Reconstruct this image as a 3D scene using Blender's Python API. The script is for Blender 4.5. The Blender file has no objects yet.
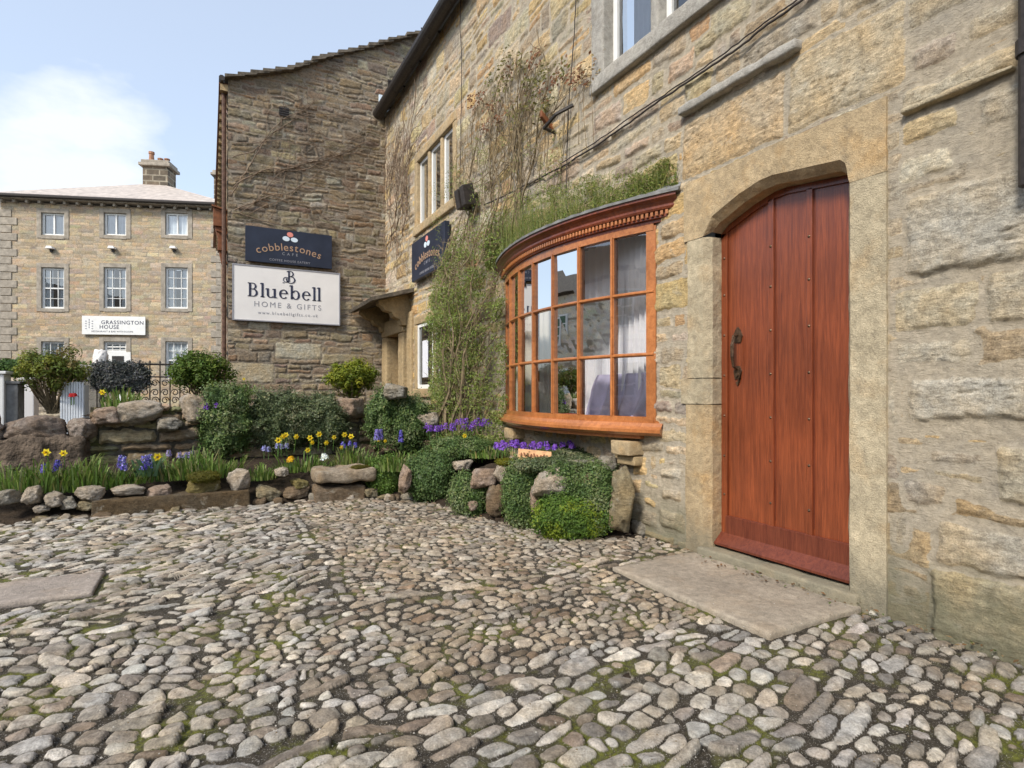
import bpy, bmesh, math, random
import numpy as np
from mathutils import Vector, Matrix, noise as mnoise
random.seed(7); rng = np.random.default_rng(7)
S = bpy.context.scene; C = S.collection
# ------------------------------------------------------------------ camera model
HZ, FPX, CAMZ, G = 394.0, 575.0, 1.0, -0.03
FX, FY = math.sin(math.radians(27.9)), math.cos(math.radians(27.9))
RX, RY = FY, -FX
WX = 2.85          # shop wall plane
GY = 10.27         # gable plane
def ray(u, v):
    a = (u-512)/FPX; b = (HZ-v)/FPX
    return (FX+a*RX, FY+a*RY, b)
def onx(u, v, x=WX):
    d = ray(u, v); t = x/d[0]; return Vector((x, t*d[1], CAMZ+t*d[2]))
def ony(u, v, y=GY):
    d = ray(u, v); t = y/d[1]; return Vector((t*d[0], y, CAMZ+t*d[2]))
def onz(u, v, z=G):
    d = ray(u, v); t = (z-CAMZ)/d[2]; return Vector((t*d[0], t*d[1], z))
cam = bpy.data.cameras.new('camera'); co = bpy.data.objects.new('camera', cam); C.objects.link(co)
co.location = (0, 0, CAMZ); co.rotation_euler = (math.pi/2, 0, -math.radians(27.9))
cam.sensor_width = 36; cam.lens = FPX/1024*36; cam.shift_y = (HZ-384)/1024; cam.clip_end = 2000; cam.clip_start = .02
S.camera = co
S.render.resolution_x = 1024; S.render.resolution_y = 768
S.view_settings.view_transform = 'Standard'; S.view_settings.look = 'None'
S.view_settings.exposure = EXPOSURE = 0.94; S.view_settings.gamma = 1
# ------------------------------------------------------------------ noise
def _hash(ix, iy, seed):
    h = (ix.astype(np.int64)*374761393 + iy.astype(np.int64)*668265263 + seed*1442695041) & 0xffffffff
    h = ((h ^ (h >> 13))*1274126177) & 0xffffffff
    return ((h ^ (h >> 16)) & 0xffffff)/float(0xffffff)
def vn(x, y, seed=0):
    ix = np.floor(x); iy = np.floor(y); fx = x-ix; fy = y-iy
    fx = fx*fx*fx*(fx*(fx*6-15)+10); fy = fy*fy*fy*(fy*(fy*6-15)+10)
    a = _hash(ix, iy, seed); b = _hash(ix+1, iy, seed); c = _hash(ix, iy+1, seed); d = _hash(ix+1, iy+1, seed)
    return (a+(b-a)*fx)*(1-fy)+(c+(d-c)*fx)*fy
def fbm(x, y, o=4, seed=0, g=.5):
    s = 0; a = 1; t = 0
    for k in range(o):
        s = s+a*(vn(x, y, seed+k*17)-.5); t += a; a *= g; x = x*2.03+11.3; y = y*2.03+5.7
    return s/t*2
def sstep(a, b, x):
    t = np.clip((x-a)/(b-a), 0, 1); return t*t*(3-2*t)
# ------------------------------------------------------------------ objects
WL = {}
def tagit(o, label=None, cat=None, group=None, kind=None):
    if label: o['label'] = label
    if cat: o['category'] = cat
    if group: o['group'] = group
    if kind: o['kind'] = kind
    return o
def thing(name, label, cat, loc, group=None):
    o = bpy.data.objects.new(name, None); C.objects.link(o); o.location = loc; o.empty_display_size = .1
    WL[o.name] = Vector(loc); return tagit(o, label, cat, group)
def wl(o): return WL.get(o.name, Vector((0, 0, 0))) if o else Vector((0, 0, 0))
def link_mesh(name, me, mat, parent=None, smooth=False, loc=None):
    o = bpy.data.objects.new(name, me); C.objects.link(o)
    mats = mat if isinstance(mat, (list, tuple)) else [mat]
    for m in mats: me.materials.append(m)
    L = Vector(loc) if loc is not None else Vector((0, 0, 0))
    if parent:
        o.parent = parent; off = wl(parent); WL[o.name] = off; L = off
    else:
        WL[o.name] = L; o.location = L
    if L.length > 0: me.transform(Matrix.Translation(-L))
    if smooth: me.polygons.foreach_set('use_smooth', [True]*len(me.polygons))
    me.update(); return o
def mesh_np(name, V, F, mat, col=None, parent=None, smooth=True, loc=None):
    me = bpy.data.meshes.new(name)
    V = np.ascontiguousarray(V, np.float32); F = np.ascontiguousarray(F, np.int32)
    k = F.shape[1]
    me.vertices.add(len(V)); me.vertices.foreach_set('co', V.ravel())
    me.loops.add(F.size); me.loops.foreach_set('vertex_index', F.ravel())
    me.polygons.add(len(F)); me.polygons.foreach_set('loop_start', np.arange(0, F.size, k, dtype=np.int32))
    me.polygons.foreach_set('loop_total', np.full(len(F), k, np.int32))
    if col is not None:
        at = me.color_attributes.new('Col', 'FLOAT_COLOR', 'POINT')
        at.data.foreach_set('color', np.ascontiguousarray(col, np.float32).ravel())
    me.update(calc_edges=True)
    return link_mesh(name, me, mat, parent, smooth, loc)
class MB:
    def __init__(s): s.v = []; s.f = []; s.c = []; s.mi = []
    def add(s, vs, fs, col=None, mi=0):
        b = len(s.v); s.v += [tuple(p) for p in vs]; s.f += [tuple(i+b for i in f) for f in fs]
        s.c += [col or (1, 1, 1)]*len(vs); s.mi += [mi]*len(fs); return s
    def box(s, a, b, fr=None, col=None, mi=0):
        x0, y0, z0 = a; x1, y1, z1 = b
        vs = [(x, y, z) for x in (x0, x1) for y in (y0, y1) for z in (z0, z1)]
        if fr: vs = [fr(*p) for p in vs]
        return s.add(vs, [(0, 1, 3, 2), (4, 6, 7, 5), (0, 4, 5, 1), (2, 3, 7, 6), (0, 2, 6, 4), (1, 5, 7, 3)], col, mi)
    def tube(s, pts, r, n=6, col=None, cap=True, mi=0):
        pts = [Vector(p) for p in pts]; rs = r if isinstance(r, (list, tuple)) else [r]*len(pts)
        vs = []; up = Vector((.31, .17, .93))
        for i, p in enumerate(pts):
            d = (pts[min(i+1, len(pts)-1)]-pts[max(i-1, 0)]).normalized()
            a = d.cross(up)
            if a.length < .05: a = d.cross(Vector((1, 0, 0)))
            a.normalize(); b = d.cross(a)
            for k in range(n):
                t = 2*math.pi*k/n; vs.append(p+(a*math.cos(t)+b*math.sin(t))*rs[i])
        fs = [(i*n+k, i*n+(k+1) % n, (i+1)*n+(k+1) % n, (i+1)*n+k) for i in range(len(pts)-1) for k in range(n)]
        if cap: fs += [tuple(range(n))[::-1], tuple((len(pts)-1)*n+k for k in range(n))]
        return s.add(vs, fs, col, mi)
    def prism(s, poly, fr, d0, d1, col=None, mi=0):      # poly in (a,b); fr(a,b,d)
        n = len(poly); vs = [fr(a, b, d0) for a, b in poly]+[fr(a, b, d1) for a, b in poly]
        fs = [tuple(range(n))[::-1], tuple(range(n, 2*n))]+[(k, (k+1) % n, n+(k+1) % n, n+k) for k in range(n)]
        return s.add(vs, fs, col, mi)
    def build(s, name, mat, parent=None, smooth=False, loc=None, norm=True, bevel=0):
        me = bpy.data.meshes.new(name); me.from_pydata(s.v, [], s.f)
        at = me.color_attributes.new('Col', 'FLOAT_COLOR', 'POINT')
        at.data.foreach_set('color', [x for c in s.c for x in (c[0], c[1], c[2], 1)])
        me.polygons.foreach_set('material_index', s.mi)
        if norm or bevel:
            bm = bmesh.new(); bm.from_mesh(me); bmesh.ops.recalc_face_normals(bm, faces=bm.faces)
            if bevel: bmesh.ops.bevel(bm, geom=bm.edges[:], offset=bevel, segments=2, affect='EDGES', profile=.6)
            bm.to_mesh(me); bm.free()
        return link_mesh(name, me, mat, parent, smooth, loc)
def dup(root, loc, rz=0, scale=1, label=None):
    r = root.copy(); C.objects.link(r); r.location = loc; r.rotation_euler = (0, 0, rz); r.scale = (scale,)*3
    if label: r['label'] = label
    for ch in list(root.children):
        c = ch.copy(); C.objects.link(c); c.parent = r
        for g in list(ch.children):
            d = g.copy(); C.objects.link(d); d.parent = c
    return r
# ------------------------------------------------------------------ materials
class NT:
    def __init__(s, name):
        s.m = bpy.data.materials.new(name); s.m.use_nodes = True; s.t = s.m.node_tree; s.t.nodes.clear()
        s.out = s.n('ShaderNodeOutputMaterial')
    def n(s, ty, **kw):
        nd = s.t.nodes.new(ty)
        for k, v in kw.items():
            if k in nd.inputs: s.setin(nd.inputs[k], v)
            else: setattr(nd, k, v)
        return nd
    def setin(s, i, v):
        if isinstance(v, bpy.types.NodeSocket): s.t.links.new(v, i)
        else: i.default_value = v
    def l(s, a, b): s.t.links.new(a, b)
    def coord(s, kind='Object', scale=(1, 1, 1)):
        c = s.n('ShaderNodeTexCoord'); m = s.n('ShaderNodeMapping'); m.inputs['Scale'].default_value = scale
        s.l(c.outputs[kind], m.inputs['Vector']); return m.outputs[0]
    def noise(s, vec, scale, detail=5, rough=.55, dist=0):
        nd = s.n('ShaderNodeTexNoise'); s.l(vec, nd.inputs['Vector'])
        nd.inputs['Scale'].default_value = scale; nd.inputs['Detail'].default_value = detail
        nd.inputs['Roughness'].default_value = rough; nd.inputs['Distortion'].default_value = dist
        return nd.outputs[0]
    def ramp(s, fac, stops):
        r = s.n('ShaderNodeValToRGB'); s.l(fac, r.inputs[0]); e = r.color_ramp.elements
        while len(e) < len(stops): e.new(.5)
        for el, (p, c) in zip(e, stops):
            el.position = p; el.color = (c, c, c, 1) if isinstance(c, (int, float)) else (*c, 1)
        return r.outputs[0]
    def mix(s, fac, a, b, mode='MIX'):
        m = s.n('ShaderNodeMix', data_type='RGBA', blend_type=mode)
        for i, v in ((0, fac), (6, a), (7, b)):
            if isinstance(v, bpy.types.NodeSocket): s.l(v, m.inputs[i])
            elif i == 0: m.inputs[0].default_value = v
            else: m.inputs[i].default_value = (*v, 1)
        return m.outputs[2]
    def math(s, op, a, b=0, clamp=False):
        m = s.n('ShaderNodeMath', operation=op, use_clamp=clamp)
        for i, v in ((0, a), (1, b)):
            if isinstance(v, bpy.types.NodeSocket): s.l(v, m.inputs[i])
            else: m.inputs[i].default_value = v
        return m.outputs[0]
    def bump(s, h, dist=.01, strength=1, prev=None):
        b = s.n('ShaderNodeBump'); b.inputs['Strength'].default_value = strength; b.inputs['Distance'].default_value = dist
        s.l(h, b.inputs['Height'])
        if prev: s.l(prev, b.inputs['Normal'])
        return b.outputs[0]
    def pr(s, col, rough=.8, normal=None, spec=.3, **kw):
        p = s.n('ShaderNodeBsdfPrincipled')
        for k, v in (('Base Color', col), ('Roughness', rough)):
            if isinstance(v, bpy.types.NodeSocket): s.l(v, p.inputs[k])
            elif k == 'Base Color': p.inputs[k].default_value = (*v, 1)
            else: p.inputs[k].default_value = v
        p.inputs['Specular IOR Level'].default_value = spec
        if normal: s.l(normal, p.inputs['Normal'])
        for k, v in kw.items(): s.setin(p.inputs[k], v)
        s.l(p.outputs[0], s.out.inputs[0]); return s.m
def simple(name, col, rough=.7, var=.25, scale=8, bump=.002, bscale=60, spec=.3, metallic=0, stretch=(1, 1, 1)):
    t = NT(name); v = t.coord('Object', stretch)
    n1 = t.noise(v, scale, 6); lo = tuple(c*(1-var) for c in col); hi = tuple(min(1, c*(1+var)) for c in col)
    c = t.mix(t.ramp(n1, [(.3, 0), (.7, 1)]), lo, hi)
    nb = t.bump(t.noise(v, bscale, 4), bump) if bump else None
    return t.pr(c, rough, nb, spec, Metallic=metallic)
def masonry(name, lichen=.35, grain=1.0, mortar=(.49, .42, .315), soil=None, moss=0, baseD=0):
    t = NT(name); v = t.coord(); at = t.n('ShaderNodeAttribute', attribute_name='Col'); col = at.outputs['Color']; a = at.outputs['Alpha']
    n1 = t.noise(v, 5, 7, .6); n2 = t.noise(v, 28, 7, .65); n3 = t.noise(v, 160, 4, .6)
    vs = t.coord('Object', (1, 1, 3.5)); n4 = t.noise(vs, 22, 6, .6, .6)
    c = t.mix(1, col, t.ramp(n4, [(.25, .62), (.5, 1.0), (.75, 1.35)]), 'MULTIPLY')
    c = t.mix(1, c, t.ramp(n2, [(.3, .66), (.55, 1.05), (.75, 1.3)]), 'MULTIPLY')
    c = t.mix(1, c, t.ramp(n3, [(.3, .72), (.5, 1.0), (.7, 1.25)]), 'MULTIPLY')
    warm = t.ramp(n1, [(.35, (1.14, .98, .76)), (.62, (.98, .98, .97))])
    c = t.mix(.8, c, t.mix(1, c, warm, 'MULTIPLY'))
    # pale lichen blooms and dark grime spots
    n5 = t.noise(v, 9, 8, .7, .4)
    c = t.mix(t.math('MULTIPLY', t.ramp(n5, [(.57, 0), (.66, 1)]), lichen), c, (.56, .53, .44))
    n6 = t.noise(v, 14, 8, .72, .2)
    c = t.mix(t.math('MULTIPLY', t.ramp(n6, [(.60, 0), (.68, 1)]), .5), c, (.13, .105, .075))
    if soil is None:
        mc = t.mix(t.ramp(n2, [(.3, 0), (.7, 1)]), tuple(x*.74 for x in mortar), tuple(x*1.18 for x in mortar))
        mc = t.mix(t.math('MULTIPLY', t.ramp(n1, [(.45, 0), (.7, 1)]), .45), mc, (.30, .285, .25))
    else:
        mc = t.mix(t.ramp(n2, [(.35, 0), (.65, 1)]), soil, tuple(x*2.1 for x in soil))
        grit = t.ramp(t.noise(v, 210, 2), [(.60, 0), (.66, 1)])
        mc = t.mix(t.math('MULTIPLY', grit, .75), mc, (.33, .31, .28))
    c = t.mix(t.ramp(a, [(.25, 0), (.6, 1)]), mc, c)
    if moss:
        mm = t.ramp(t.noise(v, 3.2, 5, .6, .3), [(.50, 0), (.62, 1)])
        m2 = t.ramp(a, [(.05, 1), (.75, 0)])
        mk = t.math('MULTIPLY', t.math('MULTIPLY', mm, m2), moss)
        mk = t.math('MULTIPLY', mk, t.ramp(t.noise(v, 70, 4), [(.35, .2), (.6, 1)]))
        c = t.mix(mk, c, t.mix(t.noise(v, 120, 3), (.07, .085, .012), (.24, .25, .03)))
    if baseD:                                      # damp algae stain above the paving
        g = t.n('ShaderNodeNewGeometry'); sx = t.n('ShaderNodeSeparateXYZ'); t.l(g.outputs['Position'], sx.inputs[0])
        zz = t.math('ADD', sx.outputs[2], t.math('MULTIPLY', t.math('SUBTRACT', t.noise(v, 6, 6, .65), .5), .7))
        k = t.ramp(t.math('MULTIPLY', zz, 1.6), [(.0, baseD), (.55, 0)])
        c = t.mix(k, c, t.mix(t.noise(v, 18, 6, .7), (.09, .085, .06), (.24, .24, .15)))
    h = t.math('ADD', t.math('MULTIPLY', n2, .7), t.math('MULTIPLY', n3, .35)); h = t.math('ADD', h, t.math('MULTIPLY', n4, .6))
    nb = t.bump(h, .014*grain); nb = t.bump(t.noise(v, 330, 4, .7), .0035*grain, 1, nb)
    return t.pr(c, .88, nb, .2)
M = {}
M['shop'] = masonry('shop_masonry', .35, 1.15, baseD=.8)
M['gable'] = masonry('gable_masonry', .3, 1.5, (.29, .24, .18))
M['dry'] = masonry('garden_wall_stone', .5, 1.5, (.06, .05, .035), moss=.5)
M['cobble'] = masonry('cobbles', .3, .9, soil=(.030, .025, .018), moss=.75)
M['rock'] = masonry('rock', .45, 2.0, moss=0)
def dressed(name, col, dark=.4, orange=.35, stain=.7):
    t = NT(name); v = t.coord()
    n1 = t.noise(v, 2.6, 6, .6, .3); n2 = t.noise(v, 24, 6, .65); n3 = t.noise(v, 150, 4)
    c = t.mix(t.ramp(n1, [(.3, 0), (.7, 1)]), tuple(x*.8 for x in col), tuple(x*1.15 for x in col))
    c = t.mix(t.math('MULTIPLY', t.ramp(t.noise(v, 4.3, 5, .6), [(.5, 0), (.68, 1)]), orange), c, (.47, .29, .12))
    c = t.mix(1, c, t.ramp(n2, [(.3, .76), (.7, 1.2)]), 'MULTIPLY')
    c = t.mix(1, c, t.ramp(n3, [(.3, .8), (.7, 1.18)]), 'MULTIPLY')
    c = t.mix(t.math('MULTIPLY', t.ramp(t.noise(v, 11, 8, .7), [(.56, 0), (.7, 1)]), dark), c, (.16, .14, .11))
    g = t.n('ShaderNodeNewGeometry'); sx = t.n('ShaderNodeSeparateXYZ'); t.l(g.outputs['Position'], sx.inputs[0])
    zz = t.math('ADD', sx.outputs[2], t.math('MULTIPLY', t.math('SUBTRACT', t.noise(v, 7, 6, .65), .5), .5))
    c = t.mix(t.ramp(t.math('MULTIPLY', zz, 1.8), [(.0, stain), (.5, 0)]), c, (.15, .145, .11))
    h = t.math('ADD', n2, t.math('MULTIPLY', n3, .5))
    return t.pr(c, .86, t.bump(h, .010), .2)
M['dress'] = dressed('dressed_sandstone', (.43, .365, .25))
M['dresso'] = dressed('ochre_sandstone', (.43, .33, .20), .35, .6)
M['dressg'] = dressed('grey_sandstone', (.37, .35, .31), .3, .05)
M['dressp'] = dressed('porch_sandstone', (.40, .30, .17), .5, .3)
M['flag'] = dressed('flagstone', (.32, .275, .215), .6, .1, 0)
def wood(name, a, b, rough=.32, coat=.35, axis=(14, 14, 1.1)):
    t = NT(name); v = t.coord('Object', axis); v2 = t.coord()
    n = t.noise(v, 3.2, 7, .62, 1.2); f = t.noise(v, 14, 5, .6, .5); p = t.noise(v2, 2.2, 4, .5)
    c = t.mix(t.ramp(n, [(.34, 0), (.66, 1)]), a, b)
    c = t.mix(1, c, t.ramp(f, [(.3, .88), (.7, 1.08)]), 'MULTIPLY')
    c = t.mix(1, c, t.ramp(p, [(.35, .78), (.65, 1.12)]), 'MULTIPLY')
    r = t.math('ADD', t.math('MULTIPLY', n, .25), rough-.1)
    return t.pr(c, r, t.bump(f, .0012), .4, **{'Coat Weight': coat, 'Coat Roughness': .22})
M['door'] = wood('door_timber', (.14, .032, .012), (.265, .064, .021), .32, .6, (20, 20, .9))
M['doord'] = wood('door_rail_timber', (.095, .021, .011), (.165, .042, .02), .4, .25)
M['bow'] = wood('bow_window_timber', (.34, .115, .033), (.50, .19, .06), .30, .45, (6, 6, 6))
M['bowd'] = wood('cornice_timber', (.13, .028, .012), (.26, .065, .025), .35, .35, (6, 6, 6))
M['iron'] = simple('black_iron', (.035, .028, .024), .55, .4, 30, .002, 90, .4)
M['brass'] = simple('aged_brass', (.10, .06, .035), .4, .5, 40, .002, 90, .5, .6)
M['white'] = simple('white_paint', (.78, .78, .75), .45, .06, 6, .0006, 40)
M['lead'] = simple('lead_sheet', (.17, .17, .165), .6, .4, 12, .003, 40)
M['slate'] = simple('stone_slate', (.12, .10, .075), .85, .5, 14, .008, 30)
M['roofst'] = simple('pale_stone_slates', (.46, .40, .35), .6, .3, 5, .01, 12)
M['bkwood'] = simple('brown_timber', (.20, .075, .03), .6, .4, 10, .003, 30)
M['pipe'] = simple('rusty_pipe', (.115, .065, .045), .7, .5, 20, .003, 60)
M['rope'] = simple('cable_sheath', (.055, .045, .04), .7, .3, 20, .001, 90)
M['navy'] = simple('navy_signboard', (.022, .028, .048), .42, .2, 5, .0005, 80)
M['cream'] = simple('cream_signboard', (.80, .775, .75), .5, .05, 3, .0005, 50)
M['ink'] = simple('navy_lettering', (.03, .035, .07), .6, .1, 5, 0)
M['grayink'] = simple('grey_lettering', (.30, .30, .33), .6, .1, 5, 0)
M['copper'] = simple('copper_lettering', (.42, .27, .17), .5, .1, 5, 0)
M['pinkdot'] = simple('pink_pebble_paint', (.75, .27, .22), .5, .1, 5, 0)
M['paledot'] = simple('pale_pebble_paint', (.66, .76, .84), .5, .1, 5, 0)
M['soil'] = simple('garden_soil', (.035, .024, .015), .95, .5, 20, .02, 40)
M['room'] = simple('room_plaster', (.74, .70, .63), .8, .1, 2, .001, 50)
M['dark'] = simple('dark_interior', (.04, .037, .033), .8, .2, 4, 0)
M['cloth'] = simple('white_cloth', (.86, .86, .90), .8, .05, 5, .001, 60)
M['clothc'] = simple('cream_cloth', (.74, .70, .62), .8, .05, 5, .001, 60)
M['clothl'] = simple('lilac_cloth', (.55, .52, .72), .8, .2, 5, .001, 60)
M['redv'] = simple('red_pottery', (.36, .04, .03), .3, .5, 20, .002, 40)
M['bark'] = simple('climber_bark', (.19, .145, .085), .85, .45, 25, .002, 60)
M['barkd'] = simple('dry_vine_bark', (.20, .145, .10), .85, .4, 25, .002, 60)
M['paper'] = simple('pinned_paper', (.72, .73, .78), .7, .05, 5, 0)
M['greend'] = simple('green_blind', (.10, .16, .10), .7, .3, 8, 0)
M['curt'] = simple('net_curtain', (.78, .82, .86), .6, .12, 3, 0)
M['tanboard'] = simple('tan_board', (.60, .34, .17), .7, .3, 18, .002, 60)
def leafmat(name, gloss=.5):
    t = NT(name); at = t.n('ShaderNodeAttribute', attribute_name='Col')
    p = t.n('ShaderNodeBsdfPrincipled'); t.l(at.outputs['Color'], p.inputs['Base Color'])
    p.inputs['Roughness'].default_value = gloss; p.inputs['Specular IOR Level'].default_value = .25
    tr = t.n('ShaderNodeBsdfTranslucent'); t.l(at.outputs['Color'], tr.inputs[0])
    m = t.n('ShaderNodeMixShader'); m.inputs[0].default_value = .3
    t.l(p.outputs[0], m.inputs[1]); t.l(tr.outputs[0], m.inputs[2]); t.l(m.outputs[0], t.out.inputs[0]); return t.m
M['leaf'] = leafmat('foliage')
def glassmat(name, tint=(1, 1, 1), base=.06, wob=.0015):
    t = NT(name); v = t.coord()
    gl = t.n('ShaderNodeBsdfGlossy'); gl.inputs['Roughness'].default_value = .012
    tr = t.n('ShaderNodeBsdfTransparent'); tr.inputs[0].default_value = (*tint, 1)
    fr = t.n('ShaderNodeFresnel'); fr.inputs[0].default_value = 1.52
    nb = t.bump(t.noise(v, 2.2, 1), wob); t.l(nb, gl.inputs['Normal'])
    f = t.math('ADD', t.math('MULTIPLY', fr.outputs[0], 1.7), base, True)
    m = t.n('ShaderNodeMixShader'); t.l(f, m.inputs[0]); t.l(tr.outputs[0], m.inputs[1]); t.l(gl.outputs[0], m.inputs[2])
    t.l(m.outputs[0], t.out.inputs[0]); return t.m
M['glass'] = glassmat('window_glass', (.98, .985, .98), .13)
M['glass2'] = glassmat('old_window_glass', (.9, .93, .93), .10)
# ------------------------------------------------------------------ rubble layout
PAL_SHOP = [((.50, .40, .255), 3), ((.48, .40, .28), 4), ((.42, .37, .295), 3), ((.52, .40, .23), 1.8), ((.37, .32, .255), 2), ((.31, .27, .23), 1.0), ((.54, .48, .385), 1.8), ((.41, .30, .18), .8)]
PAL_GABLE = [((.30, .235, .165), 3), ((.26, .205, .15), 3), ((.34, .28, .20), 2), ((.29, .205, .14), 1.6), ((.38, .34, .28), 1), ((.215, .175, .14), 1.6)]
PAL_DRY = [((.30, .235, .16), 3), ((.25, .19, .13), 3), ((.36, .30, .22), 2), ((.24, .23, .13), 2)]
PAL_COB = [((.36, .335, .295), 3.5), ((.33, .31, .28), 3), ((.29, .255, .21), 2.2), ((.24, .20, .16), 1.4), ((.42, .395, .35), 2.4), ((.235, .185, .145), .8), ((.23, .21, .185), 1.3)]
def pick(pal, n, r, hue=.03):
    w = np.array([p[1] for p in pal], float); w /= w.sum(); idx = r.choice(len(pal), n, p=w)
    c = np.array([p[0] for p in pal])[idx]; return c*(1+r.normal(0, .10, (n, 1)))*(1+r.normal(0, hue, (n, 3)))
def layout(s0, s1, z0, z1, rh, ln, r, split=.45):
    out = []; z = z0
    while z < z1:
        h = r.uniform(*rh) if r.random() < .8 else rh[1]*r.uniform(1, 1.3)
        s = s0-r.uniform(0, ln[1])
        while s < s1:
            w = r.uniform(*ln)*(.7+.6*h/rh[1])
            if h > rh[0]*1.7 and r.random() < split:
                k = r.uniform(.35, .65)
                out.append((s, s+w, z, z+h*k))
                if r.random() < .5: out.append((s, s+w, z+h*k, z+h))
                else:
                    q = r.uniform(.35, .65); out += [(s, s+w*q, z+h*k, z+h), (s+w*q, s+w, z+h*k, z+h)]
            else: out.append((s, s+w, z, z+h))
            s += w
        z += h
    return np.array(out)
def rubble(Sg, Zg, rects, pal, seed, gap, manual=None, mcol=None, H=.018, wamp=.022, bev=.022, wscale=3.5, bury=0):
    """relief height + colour + mask for vertices (Sg,Zg)."""
    r = np.random.default_rng(seed)
    ws = Sg+wamp*fbm(Sg*wscale, Zg*wscale, 4, seed)*1.4+.012*fbm(Sg*16, Zg*16, 3, seed+5)
    wz = Zg+wamp*fbm(Sg*wscale*.8, Zg*wscale*1.3, 4, seed+31)+.012*fbm(Sg*15, Zg*19, 3, seed+9)
    res = .006; s0 = rects[:, 0].min(); z0 = rects[:, 2].min(); ns = int((rects[:, 1].max()-s0)/res)+2; nz = int((rects[:, 3].max()-z0)/res)+2
    im = np.full((ns, nz), -1, np.int32)
    for i, (a, b, c, d) in enumerate(rects):
        im[int((a-s0)/res):int((b-s0)/res)+1, int((c-z0)/res):int((d-z0)/res)+1] = i
    ii = np.clip(((ws-s0)/res).astype(int), 0, ns-1); jj = np.clip(((wz-z0)/res).astype(int), 0, nz-1)
    idx = im[ii, jj]; idx[idx < 0] = 0
    n = len(rects); cols = pick(pal, n, r); Hs = H*r.uniform(.25, 1.3, n); gp = gap*r.uniform(.5, 1.5, n)
    rcx = (rects[:, 0]+rects[:, 1])/2
    if manual is not None and len(manual) > 8: cols = np.where((rects[:, 0] < 1.6)[:, None], (cols*.35+np.array([[.42, .37, .29]])*.65)*np.where(rects[:, 2] < .6, .8, 1)[:, None], cols); gp = np.where(rcx < 1.58, .034, gp); Hs = np.where(rcx < 1.58, .007, Hs)
    tx = r.normal(0, .035, n); tz = r.normal(0, .05, n); rot = r.normal(0, .05, n)
    def sdf(px, pz, R, g, rt, rad=.02):
        cx = (R[:, 0]+R[:, 1])/2; cz = (R[:, 2]+R[:, 3])/2; hx = (R[:, 1]-R[:, 0])/2-g; hz = (R[:, 3]-R[:, 2])/2-g
        dx = px-cx; dz = pz-cz; x = dx+rt*dz; z = dz-rt*.6*dx
        rd = np.minimum(rad, np.minimum(hx, hz)*.8); qx = np.abs(x)-(hx-rd); qz = np.abs(z)-(hz-rd)
        return -(np.hypot(np.maximum(qx, 0), np.maximum(qz, 0))+np.minimum(np.maximum(qx, qz), 0)-rd), dx, dz
    Rr = rects[idx]; d, dx, dz = sdf(ws, wz, Rr, gp[idx], rot[idx])
    col = cols[idx]; hh = Hs[idx]; tilt = tx[idx]*dx+tz[idx]*dz; mult = np.ones_like(d)
    if manual is not None:
        for k, mrow in enumerate(manual):
            R1 = np.array([mrow[:4]]); dm, mx, mz = sdf(ws*.6+Sg*.4, wz*.6+Zg*.4, R1, 0, 0, .03)
            inside = dm > 0; near = dm > -.012
            d = np.where(near, dm, np.minimum(d, -dm-.010)); d = np.where(near, dm, d)
            cc = np.array(mrow[4])*.68+np.array((.53, .475, .38))*.36; col = np.where(near[:, None], cc, col); hh = np.where(near, mrow[5]*.75, hh); tilt = np.where(near, mz*(-.05), tilt)
    d = d+.010*fbm(Sg*30, Zg*30, 3, seed+77)-.022*bury*np.clip(fbm(Sg*1.7, Zg*1.9, 3, seed+90)+.12, 0, 1)
    m = sstep(-.002, .012, d); rise = sstep(-.004, bev, d)
    rough = .5*fbm(Sg*9, Zg*18, 5, seed+3, .6)+.35*fbm(Sg*38, Zg*55, 4, seed+4, .6)
    strata = np.abs(fbm(Sg*4, Zg*26, 3, seed+6))*-.6
    h = rise*(hh+tilt*.5)+m*(.011*rough+.008*strata)+(1-m)*.0045*fbm(Sg*22, Zg*22, 4, seed+8)
    if np.ndim(bury): rd_ = np.abs(fbm(Sg*3.5, Zg*17, 4, seed+200)); h = h-m*.011*np.clip(1-rd_/.045, 0, 1)*(fbm(Sg*2, Zg*2, 2, seed+201) > -.1)
    return h, np.concatenate([np.clip(col, .03, .8), m[:, None]], 1)
def grid_faces(nu, nv, keep=None):
    i = np.arange(nu-1)[:, None]; j = np.arange(nv-1)[None, :]; a = (i*nv+j)
    F = np.stack([a, a+nv, a+nv+1, a+1], -1).reshape(-1, 4)
    return F if keep is None else F[keep.reshape(-1)]
# ================================================================== THE SHOP HOUSE
house = thing('stone_house', 'long honey sandstone house on the right with red plank door and orange bow window', 'house', (WX, 3.0, G))
ys = [.15]
while ys[-1] < GY: ys.append(ys[-1]+max(.0065, .0031*math.hypot(WX, ys[-1])))
ys[-1] = GY; ys = np.array(ys); zs = np.concatenate([np.arange(-.15, 3.4, .0085), np.arange(3.4, 6.05, .012)])
Yg, Zg = np.meshgrid(ys, zs, indexing='ij'); Yf, Zf = Yg.ravel(), Zg.ravel()
r0 = np.random.default_rng(11)
La = layout(-.3, 2.95, -.3, 6.2, (.09, .27), (.16, .52), r0, .5)
Lb = layout(2.95, 10.6, -.3, 6.2, (.08, .20), (.12, .42), r0, .4)
lay = np.concatenate([La, Lb]); 
gy, oc, pk, pl, dk = (.33, .31, .27), (.46, .36, .21), (.33, .27, .23), (.55, .51, .40), (.22, .205, .19)
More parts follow.
